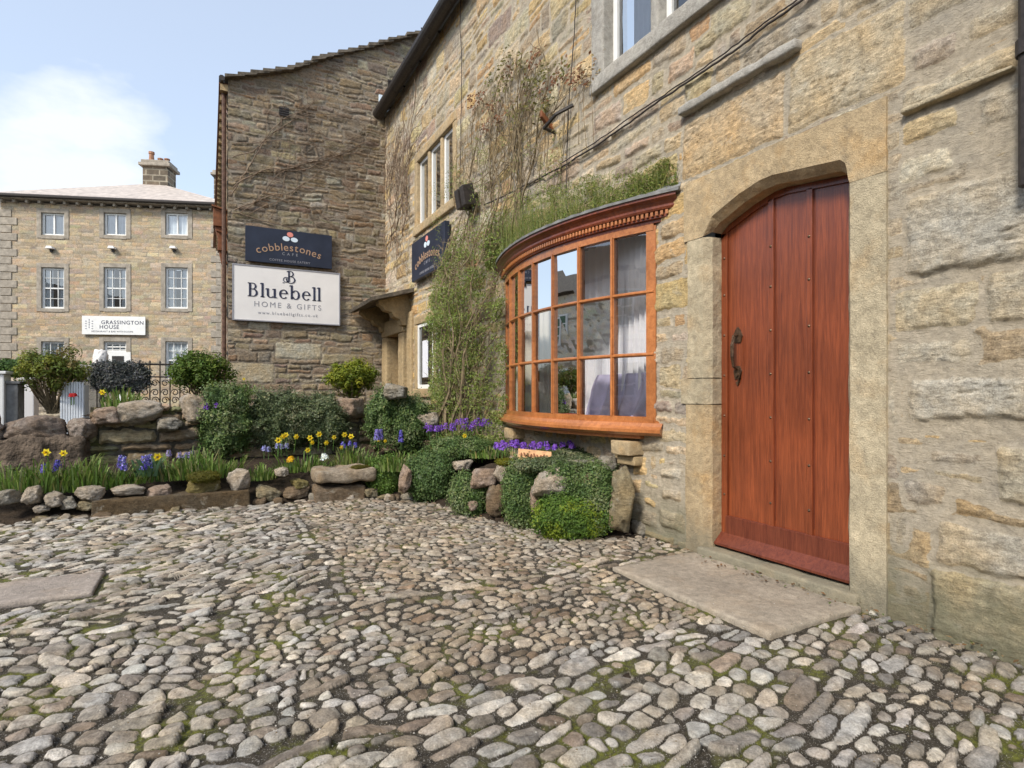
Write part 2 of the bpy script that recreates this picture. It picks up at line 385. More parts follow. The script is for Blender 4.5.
man = [(1.50, 2.10, 2.44, 2.84, (.45, .375, .25), .016), (2.12, 2.90, 2.44, 2.83, (.44, .34, .22), .014),
 (1.27, 1.47, 2.46, 2.58, (.30, .265, .245), .02), (1.02, 1.24, 2.47, 2.60, (.40, .36, .28), .016), (1.05, 1.5, 2.285, 2.40, (.42, .37, .27), .028),
 (1.27, 1.5, 2.13, 2.25, (.47, .37, .20), .022), (1.05, 1.22, 2.08, 2.24, (.36, .34, .29), .012), (1.30, 1.51, 1.965, 2.085, pl, .014),
 (.8, 1.5, 1.53, 1.90, (.40, .385, .34), .030), (1.20, 1.55, 1.28, 1.475, (.42, .375, .27), .018), (.8, 1.17, 1.28, 1.49, (.37, .345, .28), .02),
 (1.21, 1.56, 1.135, 1.24, (.43, .41, .35), .012), (1.22, 1.45, 1.10, 1.125, (.5, .37, .17), .006), (.8, 1.485, .88, 1.085, (.41, .40, .36), .026),
 (1.525, 1.565, .86, 1.08, (.44, .42, .36), .008), (1.33, 1.42, .795, .84, (.5, .35, .16), .008), (1.17, 1.27, .785, .82, (.48, .36, .18), .006),
 (1.19, 1.40, .685, .765, (.27, .25, .23), .010), (1.42, 1.53, .625, .67, (.45, .31, .15), .008), (1.33, 1.52, .485, .61, (.25, .235, .225), .014),
 (.8, 1.16, .54, .80, (.35, .335, .28), .022), (1.49, 1.545, .28, .43, (.25, .235, .2), .008), (.8, 1.38, .25, .45, (.36, .36, .345), .020), (.7, 1.40, -.12, .235, (.27, .265, .20), .045),
 (1.44, 1.53, .05, .12, (.24, .21, .17), .01), (1.55, 1.8, 2.9, 3.2, (.42, .38, .3), .014),
 (2.89, 3.14, .40, .50, (.42, .40, .35), .03), (2.88, 3.12, .25, .35, (.35, .32, .28), .03), (2.87, 3.14, .05, .2, (.33, .29, .23), .03)]
h, col = rubble(Yf, Zf, lay, PAL_SHOP, 21, .0115, man, H=.016, wamp=.034, bury=1+0*Yf, bev=.028)
warm = sstep(-.2, .9, fbm(Yf*.7, Zf*.9, 3, 400))[:, None]
col[:, :3] *= (1-warm*.0)+warm*np.array([[.10, .0, -.18]])
# creeper-covered corner below the eaves is much rougher
corner = sstep(7.4, 9.2, Yf)*sstep(2.2, 3.4, Zf); h = h+corner*.02*fbm(Yf*13, Zf*6, 4, 301)
OPEN = [(1.64, 2.79, -.2, 2.3), (3.24, 5.44, .80, 2.32), (6.96, 8.52, 3.50, 4.60), (6.95, 8.52, 1.04, 2.10), (9.22, 9.92, .2, 2.0), (1.95, 3.85, 3.55, 4.9)]
fade = np.ones_like(h)
for (a, b, c, d) in OPEN[:1]+OPEN[5:]:
    dd = np.hypot(np.maximum(np.maximum(a-Yf, Yf-b), 0), np.maximum(np.maximum(c-Zf, Zf-d), 0)); fade = np.minimum(fade, sstep(.10, .24, dd)*.75+.25)
h *= fade
yc = (ys[1:]+ys[:-1])/2; zc = (zs[1:]+zs[:-1])/2; YY, ZZ = np.meshgrid(yc, zc, indexing='ij'); keep = np.ones_like(YY, bool)
for (a, b, c, d) in OPEN: keep &= ~((YY > a) & (YY < b) & (ZZ > c) & (ZZ < d))
V = np.stack([WX-h, Yf, Zf], -1)
mesh_np('wall', V, grid_faces(len(ys), len(zs), keep)[:, ::-1], M['shop'], col, house)
def stone_part(name, a, b, mat, parent, bev=.012, amp=.006, sc=7, seg=.05, loc=None, col=None):
    bm = bmesh.new(); bmesh.ops.create_cube(bm, size=1)
    a = Vector(a); b = Vector(b); sz = b-a; ce = (a+b)/2
    for vv in bm.verts: vv.co = Vector((vv.co.x*sz.x, vv.co.y*sz.y, vv.co.z*sz.z))+ce
    bmesh.ops.bevel(bm, geom=bm.edges[:], offset=min(bev, min(sz)*.35), segments=2, affect='EDGES', profile=.5)
    for _ in range(7):
        es = [e for e in bm.edges if e.calc_length() > seg]
        if not es or len(bm.verts) > 6000: break
        bmesh.ops.subdivide_edges(bm, edges=es, cuts=1, use_grid_fill=True)
    bm.normal_update()
    for vv in bm.verts:
        n = mnoise.fractal(vv.co*sc, 1.0, 2.0, 4)
        vv.co += vv.normal*n*amp
    me = bpy.data.meshes.new(name); 
    bmesh.ops.recalc_face_normals(bm, faces=bm.faces); bm.to_mesh(me); bm.free()
    if col:
        at = me.color_attributes.new('Col', 'FLOAT_COLOR', 'POINT'); at.data.foreach_set('color', [x for _ in me.vertices for x in (*col, 1)])
    return link_mesh(name, me, mat, parent, True, loc)
# ---- door surround
arch = [(1.785, 2.085), (1.795, 2.125), (1.82, 2.148), (2.00, 2.172), (2.20, 2.200), (2.28, 2.198), (2.42, 2.165), (2.62, 2.09), (2.68, 2.045)]
m = MB()
def offs(p, k):
    c = Vector((2.22, 1.2)); d = (Vector(p)-c).normalized(); return (p[0]+d.x*k, p[1]+d.y*k)
A0 = [offs(p, .045) for p in arch]; A0[0] = (1.785-.035, 2.055-.0); A0[-1] = (2.68+.035, 2.02)
fx = WX-.014
outer = [(2.875, 2.02), (2.885, 2.36), (2.80, 2.415), (2.2, 2.42), (1.60, 2.42), (1.575, 2.40), (1.575, 2.055)]
loop = A0+outer; n0 = len(A0)
# face strip as quads between arch ring and projected outer points for tidy shading
top = [(p[0], 2.415+.004*math.sin(p[0]*9)) for p in A0]; top[0] = (1.728, 2.41); 
ringO = [(1.575, 2.055)]+[(1.575, 2.41)]+top[1:-1]+[(2.885, 2.40), (2.885, 2.02)]
vs = [(fx, y, z) for y, z in A0]+[(fx, y, z) for y, z in top]+[(WX+.035, y, z) for y, z in arch]+[(WX+.2, y, z) for y, z in arch]
n = len(arch); fs = []
for k in range(n-1): fs += [(k, k+1, n+k+1, n+k), (2*n+k, 2*n+k+1, k+1, k), (3*n+k, 3*n+k+1, 2*n+k+1, 2*n+k)]
b = len(vs); vs += [(fx, 1.575, 2.055), (fx, 1.575, 2.41), (fx, 2.885, 2.02), (fx, 2.885, 2.40), (WX+.05, 1.575, 2.055), (WX+.05, 1.575, 2.41), (WX+.05, 2.885, 2.02), (WX+.05, 2.885, 2.40)]
fs += [(b, 0, n, b+1), (n-1, b+2, b+3, 2*n-1), (b, b+1, b+5, b+4), (b+2, b+6, b+7, b+3)]
m.add(vs, fs)
def subd(mb, name, mat, parent, seg=.045, amp=.004, sc=8):
    me = bpy.data.meshes.new('t'); me.from_pydata(mb.v, [], mb.f); bm = bmesh.new(); bm.from_mesh(me)
    bmesh.ops.triangulate(bm, faces=[f for f in bm.faces if len(f.verts) > 4])
    for _ in range(5):
        es = [e for e in bm.edges if e.calc_length() > seg]
        if not es or len(bm.verts) > 15000: break
        bmesh.ops.subdivide_edges(bm, edges=es, cuts=1, use_grid_fill=True)
    bmesh.ops.recalc_face_normals(bm, faces=bm.faces); bm.normal_update()
    for vv in bm.verts: vv.co += vv.normal*mnoise.fractal(vv.co*sc, 1.0, 2.0, 4)*amp
    me2 = bpy.data.meshes.new(name); bm.to_mesh(me2); bm.free(); bpy.data.meshes.remove(me)
    o = link_mesh(name, me2, mat, parent); return o
subd(m, 'door_lintel', M['dresso'], house, .05, .005)
def jamb(name, y0, y1, z0, z1, mat, inner):            # chamfered on the inner edge
    ch = .035; f = WX-.013; mb = MB()
    if inner == 'lo': P = [(f, y1), (f, y0+ch), (f+.05, y0), (WX+.2, y0), (WX+.2, y1)]
    else: P = [(f, y0), (f, y1-ch), (f+.05, y1), (WX+.2, y1), (WX+.2, y0)]
    mb.prism(P, lambda a, b, d: (a, b, d), z0, z1); subd(mb, name, mat, house, .05, .006)
jamb('door_jamb', 2.68, 2.865, G-.05, .93, M['dresso'], 'lo'); jamb('door_jamb', 2.68, 2.91, .936, 1.10, M['dress'], 'lo'); jamb('door_jamb', 2.68, 2.85, 1.106, 2.018, M['dress'], 'lo')
jamb('door_jamb', 1.575, 1.785, G-.05, 2.053, M['dress'], 'hi')
stone_part('door_step', (WX-.045, 1.70, G-.06), (WX+.3, 2.74, .012), M['dress'], house, .012, .006)
# ---- projecting drip stone above the door and ledges
for (a, b, c, d, pr, mt) in [(2.02, 2.90, 2.865, 2.925, .062, 'dressg'), (1.08, 1.50, 2.286, 2.31, .04, 'dress')]:
    stone_part('drip_stone', (WX-pr, a, c), (WX+.05, b, d), M[mt], house, .015, .010, 9, .04)
# ---- door
XD = WX+.13
front = bpy.data.objects.new('x', None); bpy.data.objects.remove(front)
m = MB(); planks = [(1.80, 2.055), (2.061, 2.305), (2.311, 2.63)]
def archz(y): return float(np.interp(y, [p[0] for p in arch], [p[1] for p in arch]))
for (a, b) in planks:
    zt = [(a, archz(a)-.03), ((a+b)/2, archz((a+b)/2)-.03), (b, archz(b)-.03)]
    m.prism([(a, .12), (b, .12), zt[2], zt[1], zt[0]], lambda p, q, d: (d, p, q), XD, XD+.04)
door = m.build('front_door', M['door'], house, bevel=.003)
m = MB()
for yc_ in (2.06, 2.308):
    m = MB(); m.prism([(yc_-.019, .12), (yc_+.019, .12), (yc_+.019, archz(yc_)-.03), (yc_-.019, archz(yc_)-.03)], lambda p, q, d: (d, p, q), XD-.014, XD+.01); m.build('batten', M['door'], door, bevel=.003)
    m = MB(); m.box((XD-.003, yc_-.027, .25), (XD-.001, yc_-.0195, archz(yc_)-.035)); m.box((XD-.003, yc_+.0195, .25), (XD-.001, yc_+.023, archz(yc_)-.035)); m.build('groove', M['doord'], door)
m = MB(); m.box((XD-.022, 1.79, .10), (XD+.01, 2.64, .215)); m.build('bottom_rail', M['doord'], door, bevel=.003)
m = MB(); m.prism([(XD-.085, .03), (XD-.085, .045), (XD-.02, .105), (XD+.02, .105), (XD+.02, .03)], lambda p, q, d: (p, d, q), 1.768, 2.676); m.build('weather_board', M['doord'], door, bevel=.002)
m = MB(); m.box((XD-.014, 1.766, .03), (XD+.05, 1.80, 2.06)); m.box((XD-.014, 2.632, .03), (XD+.05, 2.678, 2.04))
pin = [(y, z-.002) for y, z in arch]; pin2 = [(y, archz(y)-.038) for y, z in arch]
for k in range(len(arch)-1): m.prism([pin2[k], pin2[k+1], pin[k+1], pin[k]], lambda p, q, d: (d, p, q), XD-.014, XD+.05)
m.build('door_frame', M['door'], door)
m = MB()
for yc_ in (2.06, 2.308, 2.655):
    for z in (.35, .60, .86, 1.12, 1.38, 1.64, 1.88):
        for k in range(1):
            m = MB(); rr = .0085; vs = [(XD-.016-.006, yc_, z)]+[(XD-.0155, yc_+rr*math.cos(t*math.pi/4), z+rr*math.sin(t*math.pi/4)) for t in range(8)]
            m.add([(x-.0, y, z_) for x, y, z_ in vs], [(0, 1+t, 1+(t+1) % 8) for t in range(8)]); m.build('door_stud', M['brass'], door)
m = MB(); P = lambda y, z, x=.012: (XD-x, 2.555+y*1.35, 1.235+(z-1.22)*1.15)
m.prism([(-.018, 1.30), (.018, 1.30), (.026, 1.335), (.012, 1.37), (0, 1.385), (-.012, 1.37), (-.026, 1.335)], lambda a, b, d: P(a, b, d), .0, .010)
m.prism([(-.016, 1.10), (.016, 1.10), (.022, 1.14), (.010, 1.17), (-.010, 1.17), (-.022, 1.14), (-.010, 1.08), (0, 1.06), (.010, 1.08)], lambda a, b, d: P(a, b, d), .0, .010)
m.tube([P(0, 1.34, .01), P(0, 1.335, .045), P(0, 1.28, .056), P(0, 1.22, .056), P(0, 1.165, .045), P(0, 1.15, .01)], [.008, .009, .013, .012, .008, .007], 8)
m.tube([P(0, 1.12, .008), P(0, 1.12, .02)], .012, 8)
m.build('door_handle', M['brass'], door)
# ---- dark hallway behind the door, rooms behind openings
m = MB(); 
# ---- bow window ------------------------------------------------------
YA, YB = 3.18, 5.49; YM = (YA+YB)/2; HW = (YB-YA)/2
def fx_(y, bulge=.235): s = (y-YM)/HW; return WX-bulge*(1-s*s)
def fpt(y, off=0):      # point on the frame arc moved outward by off
    x = fx_(y); e = .01; tx = fx_(y+e)-fx_(y-e); T = Vector((tx, 2*e, 0)).normalized(); N = Vector((-T.y, T.x, 0))
    return Vector((x, y, 0))+N*off, T, N
def sweep(prof, ya, yb, n=28, f=fpt):
    vs = []; k = len(prof)
    for i in range(n+1):
        y = ya+(yb-ya)*i/n
        for (o, z) in prof: p, T, N = f(y, o); vs.append((min(p.x, WX+.03), p.y, z))
    fs = [(i*k+j, i*k+(j+1) % k, (i+1)*k+(j+1) % k, (i+1)*k+j) for i in range(n) for j in range(k)]+[tuple(range(k)), tuple(n*k+j for j in range(k))]
    return vs, fs
ZB, ZT = .835, 2.19
m = MB(); step = (YB-YA)/7; bays = [YA+step*k for k in range(8)]
for k, y in enumerate(bays):
    w = .033 if 0 < k < 7 else .075; yy = y+(.02 if k == 0 else -.02 if k == 7 else 0); p, T, N = fpt(yy)
    fr = lambda a, b, c, p=p, T=T, N=N: (p+T*a+N*b)+Vector((0, 0, c))
    m.box((-w/2, -.035, ZB-.03), (w/2, .022, ZT+.02), fr)
    if 0 < k < 7: m.box((-.009, .02, ZB), (.009, .032, ZT), fr)
for z, w in ((ZB-.025, .05), (ZT+.015, .055)): m.add(*sweep([(-.04, z-w/2), (.026, z-w/2), (.026, z+w/2), (-.04, z+w/2)], YA, YB))
rows = [ZB, ZB+(ZT-ZB)/3, ZB+2*(ZT-ZB)/3, ZT]
for z in rows[1:3]:
    m.add(*sweep([(-.02, z-.014), (.018, z-.014), (.030, z-.005), (.030, z+.005), (.018, z+.014), (-.02, z+.014)], YA, YB))
bow = m.build('bow_window', M['bow'], house)
m = MB(); m.add(*sweep([(-.05, .70), (.055, .70), (.085, .722), (.085, .745), (.06, .765), (.045, .79), (.02, .79), (.02, .81), (-.05, .81)], YA-.07, YB+.05))
m.add(*sweep([(-.06, .672), (.02, .672), (.02, .70), (-.06, .70)], YA+.1, YB-.1)); m.build('window_sill', M['bow'], bow)
def cpt(y, off=0):
    s = (y-4.325)/1.40; x = WX-.335*(1-s*s); e = .01; tx = (.335*((y+e-4.325)/1.4)**2-.335*((y-e-4.325)/1.4)**2); T = Vector((tx, 2*e, 0)).normalized(); N = Vector((-T.y, T.x, 0))
    return Vector((x, y, 0))+N*off, T, N
m = MB()
m.add(*sweep([(-.30, 2.225), (-.075, 2.225), (-.075, 2.245), (-.055, 2.25), (-.055, 2.295), (-.3, 2.295)], 2.98, 5.68, 36, cpt))
m.add(*sweep([(-.30, 2.295), (-.030, 2.295), (-.022, 2.31), (-.022, 2.325), (-.3, 2.325)], 2.96, 5.70, 36, cpt))
m.add(*sweep([(-.30, 2.325), (-.022, 2.325), (-.008, 2.35), (.022, 2.365), (.022, 2.385), (-.3, 2.385)], 2.95, 5.71, 36, cpt))
m.build('cornice', M['bowd'], bow)
m = MB(); y = 3.03
while y < 5.63:
    p, T, N = cpt(y); fr = lambda a, b, c, p=p, T=T, N=N: (p+T*a+N*b)+Vector((0, 0, c)); m.box((-.010, -.056, 2.262), (.010, -.034, 2.291), fr); y += .035
m.build('dentil', M['bow'], bow)
m = MB(); vs = []; n = 36
for i in range(n+1):
    y = 2.93+(5.73-2.93)*i/n
    p, T, N = cpt(y, .035); wob = .004*math.sin(y*37)
    for q in ((WX+.02, 2.385), (min(p.x, WX), 2.385), (min(p.x, WX), 2.405+wob), (min(p.x, WX)+.02, 2.412+wob), (WX+.02, 2.49)): vs.append((q[0], p.y if q[0] < WX else y, q[1]))
m.add(vs, [(i*5+j, i*5+(j+1) % 5, (i+1)*5+(j+1) % 5, (i+1)*5+j) for i in range(n) for j in range(5)]+[(0, 1, 2, 3, 4), tuple(n*5+j for j in range(5))])
m.build('window_roof', M['lead'], bow)
for k in range(7):
    for j in range(3):
        a, b = bays[k]+.01, bays[k+1]-.01; pa = fpt(a, .002)[0]; pb = fpt(b, .002)[0]
        t1, t2 = random.gauss(0, .0012), random.gauss(0, .0012)
        m = MB(); z0, z1 = rows[j]+.006, rows[j+1]-.006
        m.add([(pa.x+t1, pa.y, z0), (pb.x-t1, pb.y, z0), (pb.x+t2, pb.y, z1), (pa.x-t2, pa.y, z1)], [(0, 1, 2, 3)]); m.build('pane', M['glass'], bow)
# room
m = MB(); x0, x1, y0, y1, z0, z1 = WX+.10, WX+2.4, 2.95, 5.9, .60, 2.6
m.add([(x1, y0, z0), (x1, y1, z0), (x1, y1, z1), (x1, y0, z1), (x0, y0, z0), (x0, y1, z0), (x0, y1, z1), (x0, y0, z1)], [(0, 1, 2, 3), (4, 0, 3, 7), (1, 5, 6, 2), (3, 2, 6, 7), (0, 4, 5, 1)])
m.box((WX-.015, YA-.02, 2.30), (WX+.13, YB+.02, 2.345))
for (a, b) in ((3.16, 3.24), (5.44, 5.52)): m.box((WX+.01, a, .7), (WX+.13, b, 2.33))
m.build('room', M['room'], house, norm=False)
m = MB(); m.prism([(fx_(YA+(YB-YA)*k/16)+.02, YA+.01+(YB-YA-.02)*k/16) for k in range(17)]+[(WX+.6, YB-.05), (WX+.6, YA+.05)], lambda a, b, d: (a, b, d), .74, .80); m.build('window_board', M['white'], bow)
stone_part('corbel', (WX-.14, 3.30, .545), (WX+.1, 3.52, .652), M['dresso'], house, .01, .005); stone_part('corbel', (WX-.09, 3.30, .47), (WX+.1, 3.50, .54), M['dressp'], house, .01, .005)
stone_part('corbel', (WX-.14, 5.1, .545), (WX+.1, 5.3, .652), M['dresso'], house, .01, .005)
m = MB()
# ---- window surrounds
def stone_window(y0, y1, z0, z1, lights, mat, w=.13, pr=.02, dep=.16, white=True, bottomw=.13, fx0=.075):
    root = MB(); f = WX-pr
    hs = []
    o = stone_part('window_surround', (f, y0-w, z1), (WX+dep, y1+w, z1+w*1.15), mat, house, .012, .005)
    for (a, b) in ((y0-w, y0), (y1, y1+w)): stone_part('window_jamb', (f, a, z0), (WX+dep, b, z1-.002), mat, o, .012, .004)
    stone_part('sill', (f-.03, y0-w*.9, z0-bottomw), (WX+dep, y1+w*.9, z0-.002), mat, o, .012, .005)
    W = (y1-y0); mw = .09; lw = (W-mw*(lights-1))/lights
    fm = MB(); pm = MB()
    for i in range(lights):
        a = y0+i*(lw+mw); b = a+lw
        if i: stone_part('mullion', (f+.02, a-mw, z0), (WX+dep, a, z1-.002), mat, o, .02, .003)
        X = WX+fx0; t = .05
        for q in ((a, a+t, z0, z1), (b-t, b, z0, z1), (a+t, b-t, z0, z0+t*1.2), (a+t, b-t, z1-t, z1)): fm.box((X, q[0], q[2]), (X+.05, q[1], q[3]))
        pm.add([(X+.025, a+t, z0+t), (X+.025, b-t, z0+t), (X+.025, b-t, z1-t), (X+.025, a+t, z1-t)], [(0, 1, 2, 3)])
    fm.build('window_frame', M['white'], o, bevel=.003); pm.build('pane', M['glass2'], o)
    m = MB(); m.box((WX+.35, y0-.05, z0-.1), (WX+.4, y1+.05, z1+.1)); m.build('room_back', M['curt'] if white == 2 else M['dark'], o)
    return o
o3 = stone_window(7.02, 8.46, 3.55, 4.55, 3, M['dresso'], .12, fx0=.035)
o4 = stone_window(7.0, 8.48, 1.08, 2.06, 2, M['dressp'], .11, white=2, fx0=.0)
o5 = stone_window(2.0, 3.76, 3.60, 4.85, 3, M['dressg'], .17, .025, .18, white=1)
m = MB(); m.box((WX+.015, 8.05, 1.25), (WX+.018, 8.30, 1.80)); m.build('notice', M['paper'], o4)
m = MB()
for i in range(40):
    y = 3.2+.45*i/39; m.v.append((WX+.20+.012*math.sin(i*1.3), y, 3.55)); m.v.append((WX+.20+.012*math.sin(i*1.3), y, 4.9)); m.c += [(1, 1, 1)]*2
m.f = [(2*i, 2*i+2, 2*i+3, 2*i+1) for i in range(39)]; m.mi = [0]*39; m.build('curtain', M['paper'], o5, True)
# ---- porch hood, doorway of the far shop
pd = MB()
pd.prism([(0, 2.60), (.66, 2.41), (.68, 2.455), (0, 2.66)], lambda a, b, d: (WX-a, d, b), 8.62, 10.20)
hood = subd(pd, 'porch_hood', M['slate'], house, .07, .012, 6)
def corb(y0, y1):
    c = MB(); c.prism([(0, 2.60), (.50, 2.45), (.50, 2.40), (.44, 2.36), (.40, 2.31), (.30, 2.29), (.26, 2.22), (.16, 2.18), (.13, 2.10), (0, 2.08)], lambda a, b, d: (WX+.0-a, d, b), y0, y1)
    subd(c, 'hood_bracket', M['dressp'], house, .06, .006)
corb(8.86, 9.04); corb(10.02, 10.2)
stone_part('porch_lintel', (WX-.10, 8.96, 2.0), (WX+.25, 10.2, 2.26), M['dressp'], house, .012, .006)
stone_part('porch_jamb', (WX-.09, 8.96, .45), (WX+.25, 9.22, 1.995), M['dressp'], house, .02, .006)
stone_part('porch_jamb', (WX-.05, 8.66, .45), (WX+.1, 8.90, 2.3), M['dressp'], house, .02, .006)
stone_part('porch_jamb', (WX-.09, 9.92, .45), (WX+.25, 10.22, 1.995), M['dressp'], house, .02, .006)
m = MB(); m.box((WX+.2, 9.2, .4), (WX+.26, 9.95, 2.0)); m.build('cafe_door', M['dressp'], house)
# ---- gutter + eaves
m = MB(); 
prof = [(.10*math.cos(math.pi*k/8), -.10*math.sin(math.pi*k/8)) for k in range(9)]; P2 = prof+[(a*.85, b*.85+.005) for a, b in prof[::-1]]
m.prism(P2, lambda a, b, d: (WX-.17+a, d, 5.98+b), -1.0, GY-.12)
m.build('gutter', M['iron'], house)
m = MB()
for k in range(14): y = 9.9-k*.8; m.box((WX-.17, y-.012, 6.0), (WX, y+.012, 6.02)); m.tube([(WX-.28, y, 5.99), (WX-.17, y, 5.868), (WX-.06, y, 5.99)], .009, 5)
m.build('gutter_bracket', M['iron'], house)
m = MB(); m.add([(WX-.20, -1, 6.05), (WX-.20, GY, 6.05), (WX+3.8, GY, 8.3), (WX+3.8, -1, 8.3), (WX-.2, -1, 6.0), (WX-.2, GY, 6.0), (WX+3.8, GY, 8.2), (WX+3.8, -1, 8.2)], [(0, 1, 2, 3), (4, 7, 6, 5), (0, 4, 5, 1)])
m.build('roof', M['slate'], house)
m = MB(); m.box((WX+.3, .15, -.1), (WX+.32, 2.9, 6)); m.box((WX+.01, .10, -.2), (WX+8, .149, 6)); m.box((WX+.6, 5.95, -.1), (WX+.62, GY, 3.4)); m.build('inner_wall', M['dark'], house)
# quoins at the near corner; wall side facing the camera's back
# ---- downpipe by the right edge
m = MB(); m.tube([(WX-.07, 1.015, 6.0), (WX-.07, 1.015, 3.0), (WX-.07, 1.015, 1.80)], .036, 12); 
for z in (2.3, 4.2): m.tube([(WX-.07, 1.015, z), (WX-.07, 1.015, z+.06)], .045, 12)
m.build('downpipe', M['iron'], house, smooth=False)
# ---- cables and floodlight
def cablepath(pts, off=.035): return [onx(u, v, WX-off) for u, v in pts]
def cable(pts, r, label, off=.035, name='cable', sag=.0):
    P0 = cablepath(pts, off); out = []
    for a, b in zip(P0[:-1], P0[1:]):
        for k in range(6): out.append(a.lerp(b, k/6)+Vector((random.uniform(-.003, .003), 0, random.uniform(-.004, .004))))
    out.append(P0[-1]); m = MB(); m.tube(out, r, 6); return tagit(m.build(name, M['rope'], None, True, loc=out[-1]), label, 'cable')
cable([(830, -22), (800, 2), (768, 24), (740, 47), (700, 74), (660, 100), (630, 122), (600, 143), (565, 165), (530, 183), (500, 198), (484, 205)], .008, 'thick dark cable sagging diagonally across the wall above the bow window')
cable([(830, -28), (798, -1), (770, 19), (738, 43), (704, 68), (664, 95), (628, 119), (596, 142), (560, 164)], .005, 'thinner dark cable running just above the thick diagonal one', .04)
cable([(461, -20), (460, 30), (462, 60), (461, 120), (460, 184)], .006, 'thin black cable hanging straight down to the black floodlight')
cable([(577, -20), (574, 40), (569, 100), (567, 160), (566, 200)], .005, 'thin black cable dropping vertically through the bare top of the climber')
fl = onx(466, 196, WX-.14); fl.x = WX
flood = thing('floodlight', 'black twin head floodlight fixed beside the upper mullioned window', 'lamp', fl)
m = MB(); m.box((WX-.03, fl.y-.05, fl.z-.05), (WX-.0, fl.y+.05, fl.z+.05)); m.tube([(WX-.02, fl.y, fl.z), (WX-.16, fl.y, fl.z+.05)], .012); m.build('bracket', M['iron'], flood)
for dy in (-.09, .07):
    m = MB(); m.prism([(.05, -.13), (.21, -.15), (.25, .07), (.12, .12)], lambda a, b, d: (WX-a, d, fl.z+b), fl.y+dy-.05, fl.y+dy+.05); m.build('lamp_head', M['iron'], flood, bevel=.01)
bk = onx(548, 125, WX-.05)
br = thing('wooden_wall_bracket', 'short weathered wood stub with iron hook sticking out above the climber', 'bracket', (WX, bk.y, bk.z))
m = MB(); m.box((WX-.13, -.022+bk.y, bk.z+.02), (WX, bk.y+.022, bk.z+.08), lambda x, y, z: (x, y, z+(WX-x)*.9-.08)); m.build('stub', M['bkwood'], br, bevel=.006)
m = MB(); m.tube([(WX-.01, bk.y-.05, bk.z-.08), (WX-.14, bk.y-.08, bk.z-.08), (WX-.15, bk.y-.30, bk.z-.05), (WX-.05, bk.y-.42, bk.z-.0)], .018, 6); m.build('hook', M['iron'], br)
# ================================================================== GABLE HOUSE
gab = thing('gable_house', 'brown rubble gable end of the cafe building at the back of the yard', 'house', (1.6, GY, .3))
xs = np.arange(.29, WX+1.6, .011); zz = np.arange(.2, 8.3, .012)
XX, Z2 = np.meshgrid(xs, zz, indexing='ij'); Xf, Zq = XX.ravel(), Z2.ravel()
TOPX = [.29, 1.22, 1.87, 2.75, 3.6, 4.5]; TOPZ = [6.03, 6.40, 6.81, 7.27, 7.75, 8.2]
lg = np.concatenate([layout(.0, 4.8, .1, 2.2, (.07, .20), (.14, .5), np.random.default_rng(5), .5), layout(.0, 4.8, 2.2, 8.6, (.05, .13), (.10, .36), np.random.default_rng(6), .35)])
manG = [(.30, .98, 1.18, 1.50, (.34, .27, .17), .01), (1.0, 1.75, 1.60, 1.86, (.36, .33, .26), .014), (2.0, 2.6, 2.2, 2.32, (.30, .20, .12), .02)]
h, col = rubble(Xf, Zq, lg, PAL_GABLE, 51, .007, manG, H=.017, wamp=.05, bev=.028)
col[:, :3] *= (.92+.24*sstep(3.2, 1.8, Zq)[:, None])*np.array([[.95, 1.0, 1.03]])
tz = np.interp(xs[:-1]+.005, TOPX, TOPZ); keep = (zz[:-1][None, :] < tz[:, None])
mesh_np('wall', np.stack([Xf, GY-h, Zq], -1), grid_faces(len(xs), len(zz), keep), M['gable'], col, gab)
# side wall and far end
def wallsheet(name, p0, p1, z0, z1, mat, parent, stepm=.05, pal=PAL_GABLE, seed=3, rh=(.08, .2), ln=(.15, .5), H=.02, side=1, gap=.008, man=None, topf=None, step_z=None):
    L = math.hypot(p1[0]-p0[0], p1[1]-p0[1]); ss = np.arange(0, L+stepm, stepm); ss[-1] = L; z = np.arange(z0, z1, step_z or stepm)
    A, B = np.meshgrid(ss, z, indexing='ij'); a, b = A.ravel(), B.ravel()
    lay = layout(-.2, L+.4, z0-.2, z1+.4, rh, ln, np.random.default_rng(seed), .4)
    h, col = rubble(a, b, lay, pal, seed, gap, man, H=H)
    dx, dy = (p1[0]-p0[0])/L, (p1[1]-p0[1])/L; nx, ny = dy*side, -dx*side
    V = np.stack([p0[0]+dx*a+nx*h, p0[1]+dy*a+ny*h, b], -1)
    if topf is not None:
        tt = topf(ss[:-1]); keep = z[:-1][None, :] < tt[:, None]
    else: keep = None
    F = grid_faces(len(ss), len(z), keep)
    return mesh_np(name, V, F if side > 0 else F[:, ::-1], mat, col, parent)
wallsheet('side_wall', (.29, GY), (.42, 22), .0, 6.0, M['gable'], gab, .05, seed=13, side=-1)
m = MB()
for k in range(len(TOPX)-1):
    xa, xb, za, zb = TOPX[k], TOPX[k+1], TOPZ[k], TOPZ[k+1]
    q = 5
    for j in range(q):
        a = xa+(xb-xa)*j/q-.05; b = xa+(xb-xa)*(j+1)/q+.05; c0 = za+(zb-za)*j/q; d0 = za+(zb-za)*(j+1)/q; t = random.uniform(.018, .04); u_ = random.uniform(-.03, .03)
        m.add([(a, GY-.10+u_, c0-.01), (b, GY-.10+u_, d0+.0), (b, 22, d0+.0), (a, 22, c0-.01), (a, GY-.10+u_, c0+t+.02), (b, GY-.10+u_, d0+t), (b, 22, d0+t), (a, 22, c0+t+.02)],
              [(0, 1, 5, 4), (0, 3, 2, 1), (4, 5, 6, 7), (0, 4, 7, 3), (1, 2, 6, 5)])
m.build('roof', M['slate'], gab)
m = MB(); m.tube([(.20, GY-.10, 6.0), (.27, 22, 6.0)], .045, 8); m.build('gutter', M['iron'], gab)
y = GY
